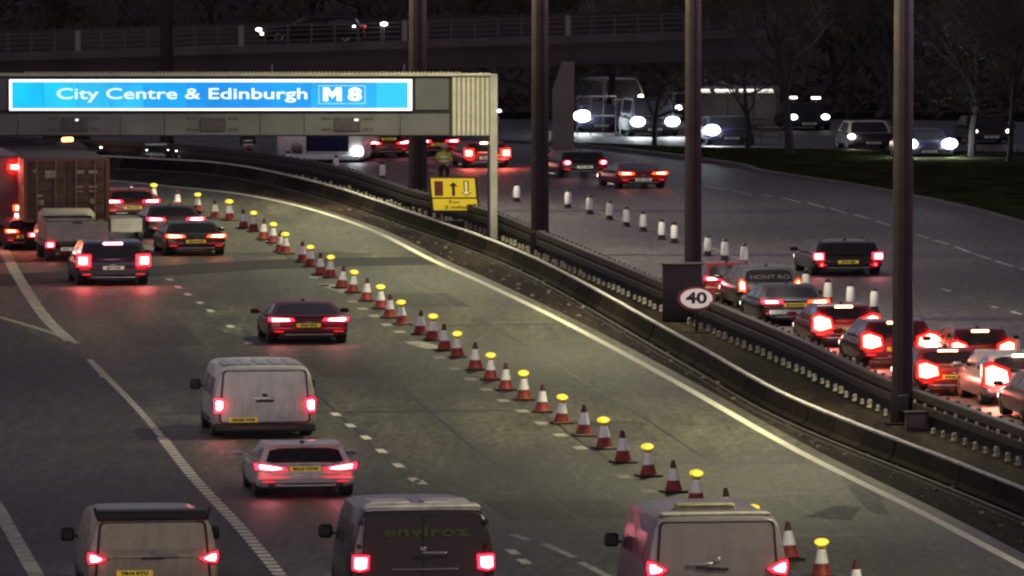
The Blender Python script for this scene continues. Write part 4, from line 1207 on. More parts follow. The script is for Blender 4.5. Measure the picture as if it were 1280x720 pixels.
mirror(t, -2.3, .4, 1.7, -1, M_BLACK, .35, .5)

# small parked things in the dark under the gantry
t = oncoming("works_van", "dark works van with pale green side stripes standing in the dark under the gantry", "van", (-18.24, 378.41), 1.55, 1.0, 3.4, mat("dark_green_paint", (.03, .05, .04), .4), HEAD_DIM, .1, 'hatch', 0, group=None, lamp_r=.03)
for z in (.42, .92):
    mb = MB(); mb.cbox(-.62, .62, -.06, -.02, z, z + .09, .01); mb.build("stripe", mat("pale_green_stripe", (.55, .68, .52), .5), t)
t = oncoming("parked_car", "small dark parked car with a pale screen frame, right of the striped works van", "car", (-16.75, 377.47), 1.35, .8, 3.2, P_BLACK, HEAD_DIM, .2, 'hatch', 0, group=None, lamp_r=.03, roof_m=P_SILVER)
t = oncoming("beacon_truck", "dark truck with a lit amber roof beacon seen over the container lorry", "truck", (-21.87, 381), 2.4, .98, 4, P_BLACK, HEAD_DIM, .9, 'hatch', 0, group=None, lamp_r=.04)
mb = MB(); mb.cbox(-.1, .55, 1.6, 1.9, .97, 1.16, .05); mb.build("beacon", glow("amber_beacon", (1, .38, .06), 14, (.8, .4, .1)), t)

# ================================================================ CONES AND POSTS
CONE_RED = mat("cone_red_plastic", (0.29, 0.033, 0.024), 0.55, var=.45, scale=5)
CONE_TIP = mat("cone_dark_tip", (0.10, 0.022, 0.018), 0.6, var=.3, scale=5)
SLEEVE = mat("white_reflective_sleeve", (0.90, 0.89, 0.85), 0.45, var=.16, scale=8, emit=(1, .97, .9), es=0.0)
AMBER = glow("yellow_road_lamp", (1.0, 0.74, 0.02), 0.9, (.8, .65, .05))
AMBER_CORE = glow("yellow_road_lamp_core", (1.0, 0.86, 0.10), 1.5, (.8, .65, .1))
stem_ = lambda n_: n_.split('.')[0]
def cone_proto(lamp):
    t = thing("traffic_cone", "x", "traffic cone", (0, 0, 0), 0, "cones closing off the lane")
    mb = MB()
    mb.loft([[(s * (.31 - q) * a, b * (.28 - q), z) for s, a, b in ((-1, 1, -1), (1, 1, -1), (1, 1, 1), (-1, 1, 1))] for q, z in ((0, .0), (0, .04), (.02, .055))])
    mb.build("base", M_BLACK, t)
    mb = MB(); mb.lathe([(.245, .05), (.225, .08), (.156, .325)], 20); mb.build("cone_body", CONE_RED, t)
    mb = MB(); mb.lathe([(.162, .32), (.095, .64)], 20); mb.build("sleeve", SLEEVE, t)
    if lamp:
        mb = MB(); mb.lathe([(.088, .635), (.075, .68)], 20); mb.build("tip", CONE_TIP, t)
        mb = MB(); mb.box(-.10, .10, -.06, .06, .66, .76); c = mb.build("lamp_case", mat("yellow_lamp_case", (.5, .40, .04), .5), t)
        def disc(rx, rz, y): return [(rx * math.cos(k * .3927), y, .795 + rz * math.sin(k * .3927)) for k in range(16)]
        mb = MB(); mb.loft([disc(.10, .055, -.11), disc(.158, .080, -.07), disc(.166, .085, .07), disc(.11, .055, .11)]); l = mb.build("lamp", AMBER, t)
        mb = MB(); mb.loft([disc(.105, .05, -.114), disc(.10, .045, -.118)]); mb.build("lamp_core", AMBER_CORE, l)
    else:
        mb = MB(); mb.lathe([(.093, .635), (.060, .78), (.05, .84), (.02, .855)], 20); mb.build("tip", CONE_TIP, t)
    return t
plain = [(7.54, 160.64), (6.41, 169.34), (5.23, 178.37), (4.12, 186.94), (2.97, 195.84), (2.01, 204.75), (0.88, 213.23), (-0.19, 221.76), (-1.15, 230.26),
         (-2.19, 239.04), (-3.09, 246.80), (-4.26, 255.54), (-5.25, 264.92), (-6.32, 272.42), (-7.31, 280.90), (-8.25, 289.33), (-9.33, 296.46), (-10.35, 305.87),
         (-11.47, 314.52), (-13.04, 322.95), (-15.06, 331.09), (-17.55, 338.85)]
lamped = [(6.98, 165.26), (5.73, 174.03), (4.59, 183.08), (3.57, 191.58), (2.53, 200.34), (1.41, 209.03), (0.36, 217.85), (-0.66, 226.01), (-1.75, 235.96),
          (-2.66, 243.91), (-3.76, 251.98), (-4.65, 260.59), (-5.85, 269.81), (-6.90, 279.16), (-7.85, 286.33), (-9.09, 295.07), (-9.86, 303.09), (-10.98, 312.22),
          (-12.34, 321.21), (-14.05, 328.48), (-16.46, 337.66)]
for pts, lamp, what in ((plain, False, "red and white cone without lamp"), (lamped, True, "red and white cone with lit yellow lamp")):
    proto = cone_proto(lamp)
    for i, (x, y) in enumerate(pts):
        lab = f"{what}, {ORD[i]} such cone from the bottom right" if i < len(pts) - 1 else f"{what}, farthest such cone, above the queuing cars"
        rz = rg.uniform(-.25, .25) + heading(y)
        lean_ = (rg.gauss(0, .03), rg.gauss(0, .035))
        if i == 0:
            proto.location, proto.rotation_euler = (x, y, .008), (0, 0, rz); proto["label"] = lab
        else:
            c_ = dup(proto, (x, y, .008), rz, lab)
            j = rg.uniform(.95, 1.04)
            c_.scale = (j, j, j * rg.uniform(.97, 1.03))
            for ch in c_.children:
                if stem_(ch.name) != 'base':
                    ch.rotation_euler = (lean_[0], lean_[1], 0)
# white posts on the right carriageway
def post_proto():
    t = thing("lane_post", "x", "marker post", (0, 0, 0), 0, "white marker posts along the right carriageway")
    mb = MB(); mb.lathe([(.20, 0), (.20, .04), (.13, .07)], 14); mb.build("base", M_BLACK, t)
    mb = MB(); mb.lathe([(.135, .06), (.135, .22)], 14); mb.build("lower_sleeve", M_BLACK, t)
    mb = MB(); mb.lathe([(.15, .20), (.16, .30), (.14, .66), (.10, .74)], 14); mb.build("reflective_band", mat("bright_post_band", (.88, .87, .86), .35, var=.05, emit=(1, 1, 1), es=0.0), t)
    mb = MB(); mb.lathe([(.10, .735), (.11, .80), (.05, .86)], 14); mb.build("cap", M_BLACK, t)
    return t
posts = [((0.22, 337.95), "alone, beside the gantry post"), ((2.53, 331.90), "first right of the second column from the left"), ((3.45, 326.78), "second in the row right of the column"),
         ((4.27, 321.81), "third in the row below the red saloon"), ((4.92, 316.32), "middle of the row below the red saloon"), ((5.57, 312.32), "third from the right end of the row of seven"),
         ((6.23, 305.87), "second from the right end of the row of seven"), ((6.70, 303.36), "last of the seven before the cabinet column"),
         ((7.83, 293.74), "just right of the column with the 40 sign"), ((8.42, 290.86), "behind the head of the queue"), ((9.08, 287.47), "above the lettered estate"),
         ((10.76, 269.18), "below the off-roader, first of three"), ((11.35, 263.90), "below the off-roader, second of three"), ((12.05, 261.57), "below the off-roader, third of three"),
         ((12.77, 258.83), "above the small red hatchback"), ((16.05, 233.87), "above the dazzling people carrier"),
         ((-13.76, 376.56), "far off, beside the worker in dark clothes"), ((-11.31, 372.78), "in front of the white truck's left corner"), ((-8.81, 368.15), "in front of the white truck"), ((-6.35, 360.11), "right of the white truck")]
pp = post_proto()
for i, ((x, y), where) in enumerate(posts):
    lab = "white-banded marker post, " + where
    if i == 0: pp.location = (x, y, 0); pp["label"] = lab
    else: dup(pp, (x, y, 0), 0, lab)

# ================================================================ LIGHTING COLUMNS
COLM = mat("lighting_column_steel", (0.028, 0.020, 0.026), 0.85, 0, spec=.08, var=.2, scale=2)
def column(pos, label, r0, h, lamp_z, lamp_w, sides=(-1, 1), cab=None):
    t = thing("lighting_column", label, "street lamp", pos, 0, "tall lighting columns along the central reserve")
    mb = MB(); mb.lathe([(r0 * 1.12, 0), (r0 * 1.12, .9), (r0, 1.0), (r0 * .86, h)], 12); mb.build("shaft", COLM, t, smooth=20)
    mb = MB(); mb.box(-r0 * 1.6, r0 * 1.6, -r0 * 1.6, r0 * 1.6, -.02, .06); mb.build("base_plate", COLM, t)
    mb = MB(); mb.cbox(-r0 * .5, r0 * .5, -r0 * 1.17, -r0 * 1.05, .35, .85, .02); mb.build("inspection_door", M_DKSTEEL, t)
    for s in sides:
        mb = MB(); mb.tube([(0, 0, h - .1), (s * 1.2, 0, h + .35), (s * 3.6, 0, h + .5)], .07, 6); a = mb.build("bracket_arm", COLM, t)
        mb = MB(); mb.cbox(min(s * 3.4, s * 4.6), max(s * 3.4, s * 4.6), -.22, .22, h + .40, h + .58, .05); lan = mb.build("lantern", M_DKSTEEL, t)
        mb = MB(); mb.box(min(s * 3.5, s * 4.5), max(s * 3.5, s * 4.5), -.17, .17, h + .375, h + .398); mb.build("lantern_lens", glow("lantern_lens_glow", (1, .88, .66), 14, (.9, .9, .8)), lan)
        ld = bpy.data.lights.new("lantern_light", 'SPOT'); ld.energy = lamp_w; ld.spot_size = R(150); ld.spot_blend = .7; ld.shadow_soft_size = .3
        ld.color = (1.0, .96, .48) if s < 0 else (1.0, .82, .88)
        if s > 0: ld.energy *= .42
        lo = bpy.data.objects.new("lantern_light", ld); COL.objects.link(lo); lo.parent = t; lo.location = (s * 4.0, 0, h + .33)
    return t
column((11.12, 209.0), "nearest and widest dark lighting column, standing right of the middle of the queue", .305, 15.2, 15, LAMP_W)
t = column((6.28, 255.0), "dark lighting column rising from the steel cabinet that carries the 40 sign", .30, 15.0, 15, LAMP_W)
column((1.12, 294.6), "dark lighting column just right of the pale gantry post", .36, 14.5, 15, LAMP_W)
column((-4.22, 329.6), "dark lighting column just left of the yellow lane sign", .42, 14.0, 15, LAMP_W)
column((-18.03, 384), "dark lighting column seen above the left part of the blue sign", .36, 14.0, 15, LAMP_W * .02)
column((18.9, 150), "lighting column on the central reserve nearest the camera, out of the picture's right edge", .30, 15, 15, LAMP_W * 1.0)
column((-24.5, 205), "added unseen lighting column on the slip road verge beyond the left edge of the picture", .30, 14, 15, LAMP_W * .35, (1,))  # unseen column added to light the left side of the road
column((-19, 128), "added fill-light column on the left verge close to the camera, below the picture", .30, 14, 15, LAMP_W * 1.2, (1,))  # unseen lamp added to brighten vehicle rears and barrier faces
column((22.5, 112), "added fill-light column on the central reserve close to the camera, below the picture", .30, 15, 15, LAMP_W * 1.2)  # another unseen lamp added for frontal light on the vehicles
# steel cabinet at the foot of the second column, with the 40 sign
t = thing("roadside_cabinet", "dark steel cabinet round the foot of the column behind the 40 sign", "cabinet", (6.0, 253.6), 0)
mb = MB(); mb.cbox(-.80, .55, 0, .6, .02, 1.95, .03); b = mb.build("case", M_DKSTEEL, t)
for x0, x1 in ((-.76, -.14), (-.10, .51)):
    mb = MB(); mb.cbox(x0, x1, -.02, .01, .15, 1.85, .02); d = mb.build("door", M_DKSTEEL, t)
    mb = MB(); mb.cbox(x1 - .10, x1 - .06, -.05, -.02, .9, 1.1, .01); mb.build("handle", M_STEEL, d)
mb = MB(); mb.cbox(-.86, .61, -.05, .65, 1.95, 2.02, .02); mb.build("lid", M_DKSTEEL, t)
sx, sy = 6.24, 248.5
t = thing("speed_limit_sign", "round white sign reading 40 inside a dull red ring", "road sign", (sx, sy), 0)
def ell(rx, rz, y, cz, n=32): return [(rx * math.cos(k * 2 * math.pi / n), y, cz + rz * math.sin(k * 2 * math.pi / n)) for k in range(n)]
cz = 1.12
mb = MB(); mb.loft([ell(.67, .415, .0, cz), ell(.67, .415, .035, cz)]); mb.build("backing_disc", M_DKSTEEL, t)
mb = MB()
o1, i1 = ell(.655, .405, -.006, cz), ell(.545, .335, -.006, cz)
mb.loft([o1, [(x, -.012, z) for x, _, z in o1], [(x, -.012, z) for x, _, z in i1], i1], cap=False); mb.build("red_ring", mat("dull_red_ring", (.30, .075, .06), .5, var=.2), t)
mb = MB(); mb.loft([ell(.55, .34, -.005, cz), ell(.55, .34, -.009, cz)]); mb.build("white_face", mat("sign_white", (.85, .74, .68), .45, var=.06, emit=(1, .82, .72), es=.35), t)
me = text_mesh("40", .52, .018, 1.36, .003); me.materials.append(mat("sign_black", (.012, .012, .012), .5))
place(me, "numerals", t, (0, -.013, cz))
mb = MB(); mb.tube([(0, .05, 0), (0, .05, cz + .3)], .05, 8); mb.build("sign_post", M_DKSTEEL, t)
# small cabinet by the nearest column
t = thing("junction_box", "small reddish steel box standing at the foot of the nearest lighting column", "box", (11.40, 206.5), .1)
mb = MB(); mb.cbox(-.30, .30, 0, .35, .02, .50, .03); mb.build("case", mat("ruddy_box_steel", (.12, .085, .08), .6, var=.3), t)
mb = MB(); mb.cbox(-.34, .34, -.04, .39, .50, .55, .02); mb.build("lid", M_DKSTEEL, t)
mb = MB(); mb.cbox(-.22, .22, -.02, .005, .1, .42, .01); mb.build("door", mat("ruddy_door", (.17, .12, .11), .6, var=.3), t)

# ================================================================ SIGN GANTRY
GD = 305.0
t = thing("sign_gantry", "wide grey overhead gantry with a lit blue direction sign and a pale corrugated end", "gantry", (0, GD), 0)
def gx(px): return (px - 640) * GD / 9200
def gz(py): return 16.6 - GD * (py + 200) / 9200
G_GREY = mat("gantry_grey_panel", (0.088, 0.090, 0.098), 0.6, .05, var=.2, scale=.8)
G_LOW = mat("gantry_lower_fascia", (0.108, 0.109, 0.112), 0.6, .05, var=.2, scale=.8)
G_DARK = mat("gantry_dark_recess", (0.012, 0.012, 0.012), .7)
G_PALE = mat("pale_ribbed_cladding", (0.50, 0.48, 0.39), 0.55, .05, var=.15, scale=1.5)
mb = MB(); mb.box(gx(-190), gx(611), .08, 1.5, gz(170), gz(95)); mb.build("box_beam", G_DARK, t, smooth=0)
# lower fascia in panels
xs = [-190, -60, 22, 150, 205, 325, 380, 500, 562]
for a, b in zip(xs, xs[1:]):
    mb = MB(); mb.cbox(gx(a) + .01, gx(b) - .01, -.02, .10, gz(168.5), gz(142), .015); mb.build("fascia_panel", G_LOW, t)
for a, b in ((-190, -100), (-98, 9), (519, 561)):
    mb = MB(); mb.cbox(gx(a), gx(b), .0, .10, gz(137), gz(97), .015); mb.build("upper_panel", G_GREY, t)
# walkway lip: pale cap strip with fine teeth
mb = MB(); mb.cbox(gx(-190), gx(614), -.16, .35, gz(94.5), gz(91.0), .03); lip = mb.build("top_rail", G_PALE, t)
tb_ = MB()
for k in range(115):
    x = gx(30) + k * .158
    tb_.box(x, x + .08, -.175, .3, gz(90.8), gz(89.4))
o = tb_.build("rail_teeth", G_PALE, lip, smooth=0); o["kind"] = "stuff"
for px_ in (340, 505):
    mb = MB(); mb.tube([(gx(px_), .2, gz(91)), (gx(px_), .2, gz(80))], .035, 6); mb.build("stanchion", M_STEEL, t)
# corrugated pale end
mb = MB(); mb.box(gx(565), gx(613), -.02, 1.5, gz(169), gz(95.2)); ec = mb.build("end_cladding", mat('cladding_groove_shade', (.20, .19, .15), .6), t, smooth=0)  # groove colour darkened to show shade between the ribs
for k in range(8):
    a = gx(566.2 + k * 5.9)
    mb = MB(); mb.prism([(a, gz(168.5)), (a + .11, gz(168.5)), (a + .11, gz(95.8)), (a, gz(95.8))], -.085, -.018); mb.build("cladding_rib", G_PALE, ec, smooth=0)
mb = MB(); mb.cbox(gx(612.5), gx(622), -.12, .35, gz(300), gz(92), .03); mb.build("end_post", mat("pale_post_paint", (0.36, 0.34, 0.30), .6, var=.25, scale=1), t)
mb = MB(); mb.box(gx(609.3), gx(612.4), -.05, .3, gz(298), gz(170)); mb.build("cable_tray", M_BLACK, t)
mb = MB(); mb.box(gx(-190), gx(-180), .1, .5, 0, gz(170)); mb.build("far_post", G_GREY, t)
mb = MB(); mb.tube([(gx(623), -.1, gz(137)), (gx(624.5), -.3, gz(137))], .05, 6)
mb.build("marker_lamp_bracket", M_STEEL, t)
mb = MB(); mb.lathe([(.02, gz(139.5)), (.09, gz(138.5)), (.09, gz(137)), (.03, gz(136))], 10, gx(624), -.3); mb.build("marker_lamp", glow("white_marker_lamp", (1, 1, 1), 5, (.9, .9, .9)), t)
mb = MB(); mb.box(gx(622), gx(624.5), -.25, -.1, gz(150), gz(146)); mb.build("small_box", M_BLACK, t)
# lane signals, switched off
for px_ in (93, 266, 434):
    mb = MB(); mb.cbox(gx(px_ - 16), gx(px_ + 16), -.10, .0, gz(163.5), gz(146.5), .02); s_ = mb.build("lane_signal", mat("signal_case", (.045, .04, .042), .5, var=.3), t)
    for sx_ in (-26, 26):
        for py_ in (147.5, 161):
            mb = MB(); mb.cbox(gx(px_ + sx_ - 6.5), gx(px_ + sx_ + 6.5), -.05, -.01, gz(py_ + 1.6), gz(py_ - 1.6), .01); mb.build("signal_lantern", mat("unlit_lantern", (.07, .055, .05), .5), s_)
    if px_ != 266:
        mb = MB(); mb.cbox(gx(px_ + (1 if px_ < 200 else 9)), gx(px_ + (5 if px_ < 200 else 14)), -.14, -.10, gz(150.5), gz(148), .01); mb.build("status_lamp", glow("status_lamp_glow", (.95, 1, 1), 1.2, (.8, .8, .8)), s_)
# the blue sign: backlit panels, emission tones stepped to give its uneven lighting
sg = MB(); sg.cbox(gx(9.5), gx(517), -.06, .08, gz(138.6), gz(97.2), .03); sgn = sg.build("sign_frame", M_BLACK, t)
def blue(k, c, s):
    m, n, b = principled("backlit_blue_%d" % k)
    L = n.links.new
    tc = n.nodes.new("ShaderNodeTexCoord"); nz = n.nodes.new("ShaderNodeTexNoise"); nz.inputs['Scale'].default_value = .55; nz.inputs['Detail'].default_value = 3
    mp = n.nodes.new("ShaderNodeMapping"); mp.inputs['Location'].default_value = (k * 3.1, 0, 0); L(tc.outputs['Object'], mp.inputs[0]); L(mp.outputs[0], nz.inputs['Vector'])
    mr = n.nodes.new("ShaderNodeMapRange"); mr.inputs['From Min'].default_value = .3; mr.inputs['From Max'].default_value = .7; mr.inputs['To Min'].default_value = .78 * s; mr.inputs['To Max'].default_value = 1.2 * s
    L(nz.outputs['Fac'], mr.inputs[0]); L(mr.outputs[0], b.inputs['Emission Strength'])
    b.inputs['Emission Color'].default_value = c + (1,); b.inputs['Base Color'].default_value = (.0, .12, .5, 1)
    return m
edges = [15, 54, 97, 138, 180, 235, 285, 338, 388, 470, 510]
tones = [(.0, .62, 1.0), (.01, .66, 1.0), (.03, .62, 1.0), (.02, .54, 1.0), (.0, .40, .92), (.0, .31, .86), (.0, .30, .86), (.0, .32, .86), (.01, .46, .95), (.02, .60, 1.0)]
for k, (a, b) in enumerate(zip(edges, edges[1:])):
    mb = MB(); mb.box(gx(a) + .006, gx(b) - .006, -.075, -.055, gz(134.5), gz(102.3))
    mb.build("sign_panel", blue(k, tones[k], .86), t, smooth=0)
SGW = glow("backlit_white", (.93, .97, 1.0), 1.25, (.9, .9, .9))
bd = MB()
for a, b, c, d in ((11.5, 515, 102, 98.6), (11.5, 515, 137.6, 134.8), (11.5, 15, 134.9, 101.9), (510, 515, 134.9, 101.9)):
    bd.box(gx(a), gx(b), -.082, -.06, gz(c), gz(d))
bd.build("sign_border", SGW, t, smooth=0)
SGL = glow("backlit_letters", (.68, .90, 1.0), .95, (.9, .9, .9))
def letters(s, x0, x1, y0, y1, bold, m, y):
    me = text_mesh(s, 1.0, bold, 1.0, .004)
    X = [v.co.x for v in me.vertices]; Z = [v.co.z for v in me.vertices]
    fx, fz = (x1 - x0) / (max(X) - min(X)), (y1 - y0) / (max(Z) - min(Z))
    a, b = min(X), min(Z)
    for v in me.vertices: v.co = ((v.co.x - a) * fx, v.co.y, (v.co.z - b) * fz)
    me.materials.append(m); me.update()
    o_ = place(me, "sign_lettering", t, (x0, y, y0)); o_["kind"] = "stuff"
    return o_
letters("City Centre & Edinburgh", gx(71), gx(384), gz(127.5), gz(109.5), .010, SGL, -.083)
letters("8", gx(435), gx(452), gz(125.5), gz(109), .03, SGW, -.083)
mb = MB()
ma, mb_, mt, ml = gx(404), gx(427), gz(109), gz(125.5)
q_ = (mb_ - ma) * .26
mb.prism([(ma, ml), (ma + q_, ml), (ma + q_, mt - .22), ((ma + mb_) / 2, ml + .10), (mb_ - q_, mt - .22), (mb_ - q_, ml), (mb_, ml), (mb_, mt), (mb_ - q_ * 1.15, mt), ((ma + mb_) / 2, ml + .32), (ma + q_ * 1.15, mt), (ma, mt)], -.087, -.078)
mb.build("sign_lettering", SGW, t, smooth=0)
mb = MB()
for a, b, c, d in ((398, 457, 107.2, 106.2), (398, 457, 129.4, 128.4), (398, 399.2, 128.5, 107), (455.8, 457, 128.5, 107)):
    mb.box(gx(a), gx(b), -.079, -.07, gz(c), gz(d))
mb.build("number_box", mat("pale_blue_line", (.2, .45, .8), .5, emit=(.35, .65, 1), es=.7), t, smooth=0)
mb = MB()
for px_ in (120, 240, 366): mb.tube([(gx(px_), -.35, gz(139.5)), (gx(px_), -.02, gz(139.5))], .03, 5)
mb.build("lamp_brackets", M_BLACK, t)["kind"] = "stuff"

# ================================================================ YELLOW LANE SIGN
YD = 315.5
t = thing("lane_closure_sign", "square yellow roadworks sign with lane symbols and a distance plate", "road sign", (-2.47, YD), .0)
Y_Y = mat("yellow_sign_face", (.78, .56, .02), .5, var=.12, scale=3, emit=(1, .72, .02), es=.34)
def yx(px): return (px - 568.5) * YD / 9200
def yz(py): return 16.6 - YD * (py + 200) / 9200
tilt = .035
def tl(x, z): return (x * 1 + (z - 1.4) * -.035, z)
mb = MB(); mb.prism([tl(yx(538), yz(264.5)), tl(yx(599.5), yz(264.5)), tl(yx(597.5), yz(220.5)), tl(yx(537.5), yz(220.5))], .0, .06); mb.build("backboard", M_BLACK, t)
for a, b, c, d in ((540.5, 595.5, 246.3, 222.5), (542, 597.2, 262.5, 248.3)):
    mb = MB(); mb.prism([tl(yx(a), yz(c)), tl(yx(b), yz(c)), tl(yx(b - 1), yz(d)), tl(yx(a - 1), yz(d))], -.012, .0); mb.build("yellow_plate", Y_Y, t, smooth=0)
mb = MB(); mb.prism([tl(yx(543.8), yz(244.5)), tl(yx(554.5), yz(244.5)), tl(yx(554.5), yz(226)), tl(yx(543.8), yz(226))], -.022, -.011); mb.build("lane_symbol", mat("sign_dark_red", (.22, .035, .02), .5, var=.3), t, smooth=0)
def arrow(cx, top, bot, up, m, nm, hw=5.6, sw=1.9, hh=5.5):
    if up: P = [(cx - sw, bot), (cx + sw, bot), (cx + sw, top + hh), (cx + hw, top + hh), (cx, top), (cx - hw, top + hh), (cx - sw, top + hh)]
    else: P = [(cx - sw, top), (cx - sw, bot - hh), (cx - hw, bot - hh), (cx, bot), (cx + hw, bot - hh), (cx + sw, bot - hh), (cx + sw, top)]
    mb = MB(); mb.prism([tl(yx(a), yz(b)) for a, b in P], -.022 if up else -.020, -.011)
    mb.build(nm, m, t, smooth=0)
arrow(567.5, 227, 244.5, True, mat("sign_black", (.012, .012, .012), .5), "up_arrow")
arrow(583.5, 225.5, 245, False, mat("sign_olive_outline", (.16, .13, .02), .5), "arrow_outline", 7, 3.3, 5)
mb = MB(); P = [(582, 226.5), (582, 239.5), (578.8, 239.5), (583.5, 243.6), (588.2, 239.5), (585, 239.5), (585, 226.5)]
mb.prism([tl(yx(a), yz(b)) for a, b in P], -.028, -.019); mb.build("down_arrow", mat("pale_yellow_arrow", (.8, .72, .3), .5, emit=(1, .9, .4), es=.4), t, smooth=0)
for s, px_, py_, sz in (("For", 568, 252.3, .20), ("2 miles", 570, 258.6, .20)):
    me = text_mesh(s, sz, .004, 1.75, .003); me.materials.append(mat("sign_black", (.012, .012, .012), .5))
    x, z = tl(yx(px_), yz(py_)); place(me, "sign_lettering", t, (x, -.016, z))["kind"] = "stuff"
for s in (-1, 1):
    mb = MB(); mb.tube([(s * .62, .09, yz(222)), (s * .62, .09, 0)], .045, 6); mb.build("leg", M_BLACK, t)
mb = MB(); mb.cbox(-.95, .95, -.1, .45, 0, .30, .05); mb.build("sandbag", mat("dark_sandbag", (.04, .034, .03), .9), t)

# ================================================================ OVERBRIDGE
BD = 391.0
bx0, bx1 = -62.0, 14.0
def bz(x): return 5.55 + (x + 15) * .031      # deck edge height along the bridge
t = thing("road_overbridge", "dark concrete road bridge crossing behind the gantry, with a railed parapet", "bridge", (0, BD), 0)
BC = mat("bridge_concrete", (0.030, 0.023, 0.024), .85, var=.35, scale=.5, bump=.2)
BCD = mat("bridge_girder", (0.026, 0.020, 0.022), .85, var=.35, scale=.5)
BL = mat("bridge_edge_concrete", (0.05, 0.041, 0.042), .85, var=.3, scale=.5)
def slab(nm, y0, y1, a, b, m):
    mb = MB()
    v = [(bx0, y0, bz(bx0) + a), (bx1, y0, bz(bx1) + a), (bx1, y1, bz(bx1) + a), (bx0, y1, bz(bx0) + a), (bx0, y0, bz(bx0) + b), (bx1, y0, bz(bx1) + b), (bx1, y1, bz(bx1) + b), (bx0, y1, bz(bx0) + b)]
    mb.add(v, [(0, 3, 2, 1), (4, 5, 6, 7), (0, 1, 5, 4), (1, 2, 6, 5), (2, 3, 7, 6), (3, 0, 4, 7)])
    return mb.build(nm, m, t, smooth=0)
slab("deck", .2, 11, -.5, -.05, BC)
slab("edge_beam", -.1, .22, -.30, .12, BL)
slab("girder", .35, 1.1, -1.45, -.5, BCD)
slab("girder", 9.6, 10.4, -1.45, -.5, BCD)
slab("rear_parapet", 10.8, 11.05, -.04, 1.05, BC)
RAILM = mat('dull_parapet_rail', (.045, .037, .038), .7, var=.4, scale=.4)
for z in (.35, .62, .88, 1.10):
    slab("parapet_rail", .02, .07, z - .025, z + .025, RAILM)
pm = MB(); pm.box(-.06, .06, .0, .11, .1, 1.16); pme = pm.mesh("parapet_post", RAILM)
pm = MB(); pm.box(-.14, .14, -.03, .12, .1, 1.20); pme2 = pm.mesh("parapet_post", mat("pale_parapet_post", (.12, .105, .10), .6))
x = bx0 + .5; k = 0
while x < bx1:
    place(pme2 if k % 7 == 3 else pme, "parapet_post", t, (x, 0, bz(x))); x += .62 if False else 1.24; k += 1
for px_ in (-24, -46, -5):
    mb = MB(); mb.cbox(px_ - 1.2, px_ + 1.2, 3.5, 7.5, 0, bz(px_) - 1.3, .3); mb.build("pier", BCD, t)
t = thing("bridge_pier", "pale concrete bridge pier standing right of the tall lighting column", "pier", (2.70, 388), 0)
pz = 4.92
mb = MB()
w0 = 14 * 388 / 9200
mb.loft([[(-w0, 0, 0), (w0 * .95, 0, 0), (w0 * .95, 2.2, 0), (-w0, 2.2, 0)], [(-w0 * .95, 0, pz * .7), (w0 * .98, 0, pz * .7), (w0 * .98, 2.2, pz * .7), (-w0 * .95, 2.2, pz * .7)], [(-w0 * .1, 0, pz), (w0, 0, pz), (w0, 2.2, pz), (-w0 * .1, 2.2, pz)]])
mb.build("shaft", mat("pale_pier_concrete", (.115, .10, .092), .85, var=.25, scale=.7), t, smooth=0)
mb = MB(); mb.box(-w0 * 1.3, w0 * 1.3, -.3, 2.5, -.05, .12); mb.build("footing", BC, t)
# a car crossing the bridge
cx_ = -10.70
t = car("estate_car", "dark car crossing the overbridge with its headlamps lit", "car", (cx_ + 2.7, 397), 1.9, 1.42, 5.6, 'estate', mat('dull_dark_paint', (.010, .009, .010), .75, spec=.2), 'slim', 'dim', rot=R(90), txt="SA12 BCV")
t.location.z = bz(cx_)
ht = t
HD = glow("bridge_headlamp", (1, .97, .92), 14, (.9, .9, .9))
mb = MB(); mb.lathe([(.02, .62), (.15, .66), (.15, .78), (.02, .82)], 10, -.85, 5.62, 1.3, 1.0); mb.build("headlight", HD, t)
mb = MB(); mb.lathe([(.02, .86), (.06, .88), (.06, .94), (.02, .96)], 10, -.97, .5); mb.build("side_lamp", HD, t)
t = thing("bridge_lamp", "small white lamp on the bridge parapet, right of the crossing car", "lamp", (-6.79, 390.6, bz(-6.79)), 0)
mb = MB(); mb.tube([(0, .2, 0), (0, .2, 1.0)], .04, 6); mb.build("stem", M_STEEL, t)
mb = MB(); mb.lathe([(.03, .96), (.12, 1.0), (.12, 1.10), (.03, 1.14)], 10, 0, .1, 1.4); mb.build("lamp_head", HD, t)

# ================================================================ MADE-UP SHELTER AND FAR RAILINGS
t = thing("made_up_shelter", "made-up low shelter with glowing strips standing in for lit vehicle roofs behind the trees", "shelter", (13.13, 424), 0)  # shelter made up to carry glowing strips for pale lit roofs
STRIP = glow("glow_strip", (1, .95, .85), 1.6, (.8, .8, .75))
zt = 2.22
mb = MB(); mb.box(-2.4, 2.3, 0, 3.5, zt, zt + .14); rf = mb.build("roof", mat("shelter_roof", (.12, .11, .11), .6), t)
for a, b in ((-2.3, -1.75), (-1.45, -.3), (-.05, .8), (.95, 1.9)):
    mb = MB(); mb.box(a, b, -.05, -.01, zt - .07, zt + .05); mb.build("glow_strip", STRIP, rf)
    mb = MB(); mb.box(a + .1, b + .1, 1.2, 1.3, zt - .2, zt - .13); mb.build("inner_glow_strip", glow("inner_strip", (1, .9, .7), .7, (.7, .7, .6)), rf)
for x in (-2.3, -.7, .8, 2.2):
    mb = MB(); mb.box(x - .05, x + .05, .1, .2, 0, zt); mb.build("post", M_STEEL, t)
mb = MB(); mb.box(-2.3, 2.2, 3.2, 3.3, .1, zt - .1); mb.build("back_panel", mat("shelter_back", (.25, .24, .22), .6, var=.3, scale=.6), t)
mb = MB(); mb.cbox(-1.6, 1.6, 2.4, 2.9, .40, .48, .02); mb.build("bench", M_STEEL, t)
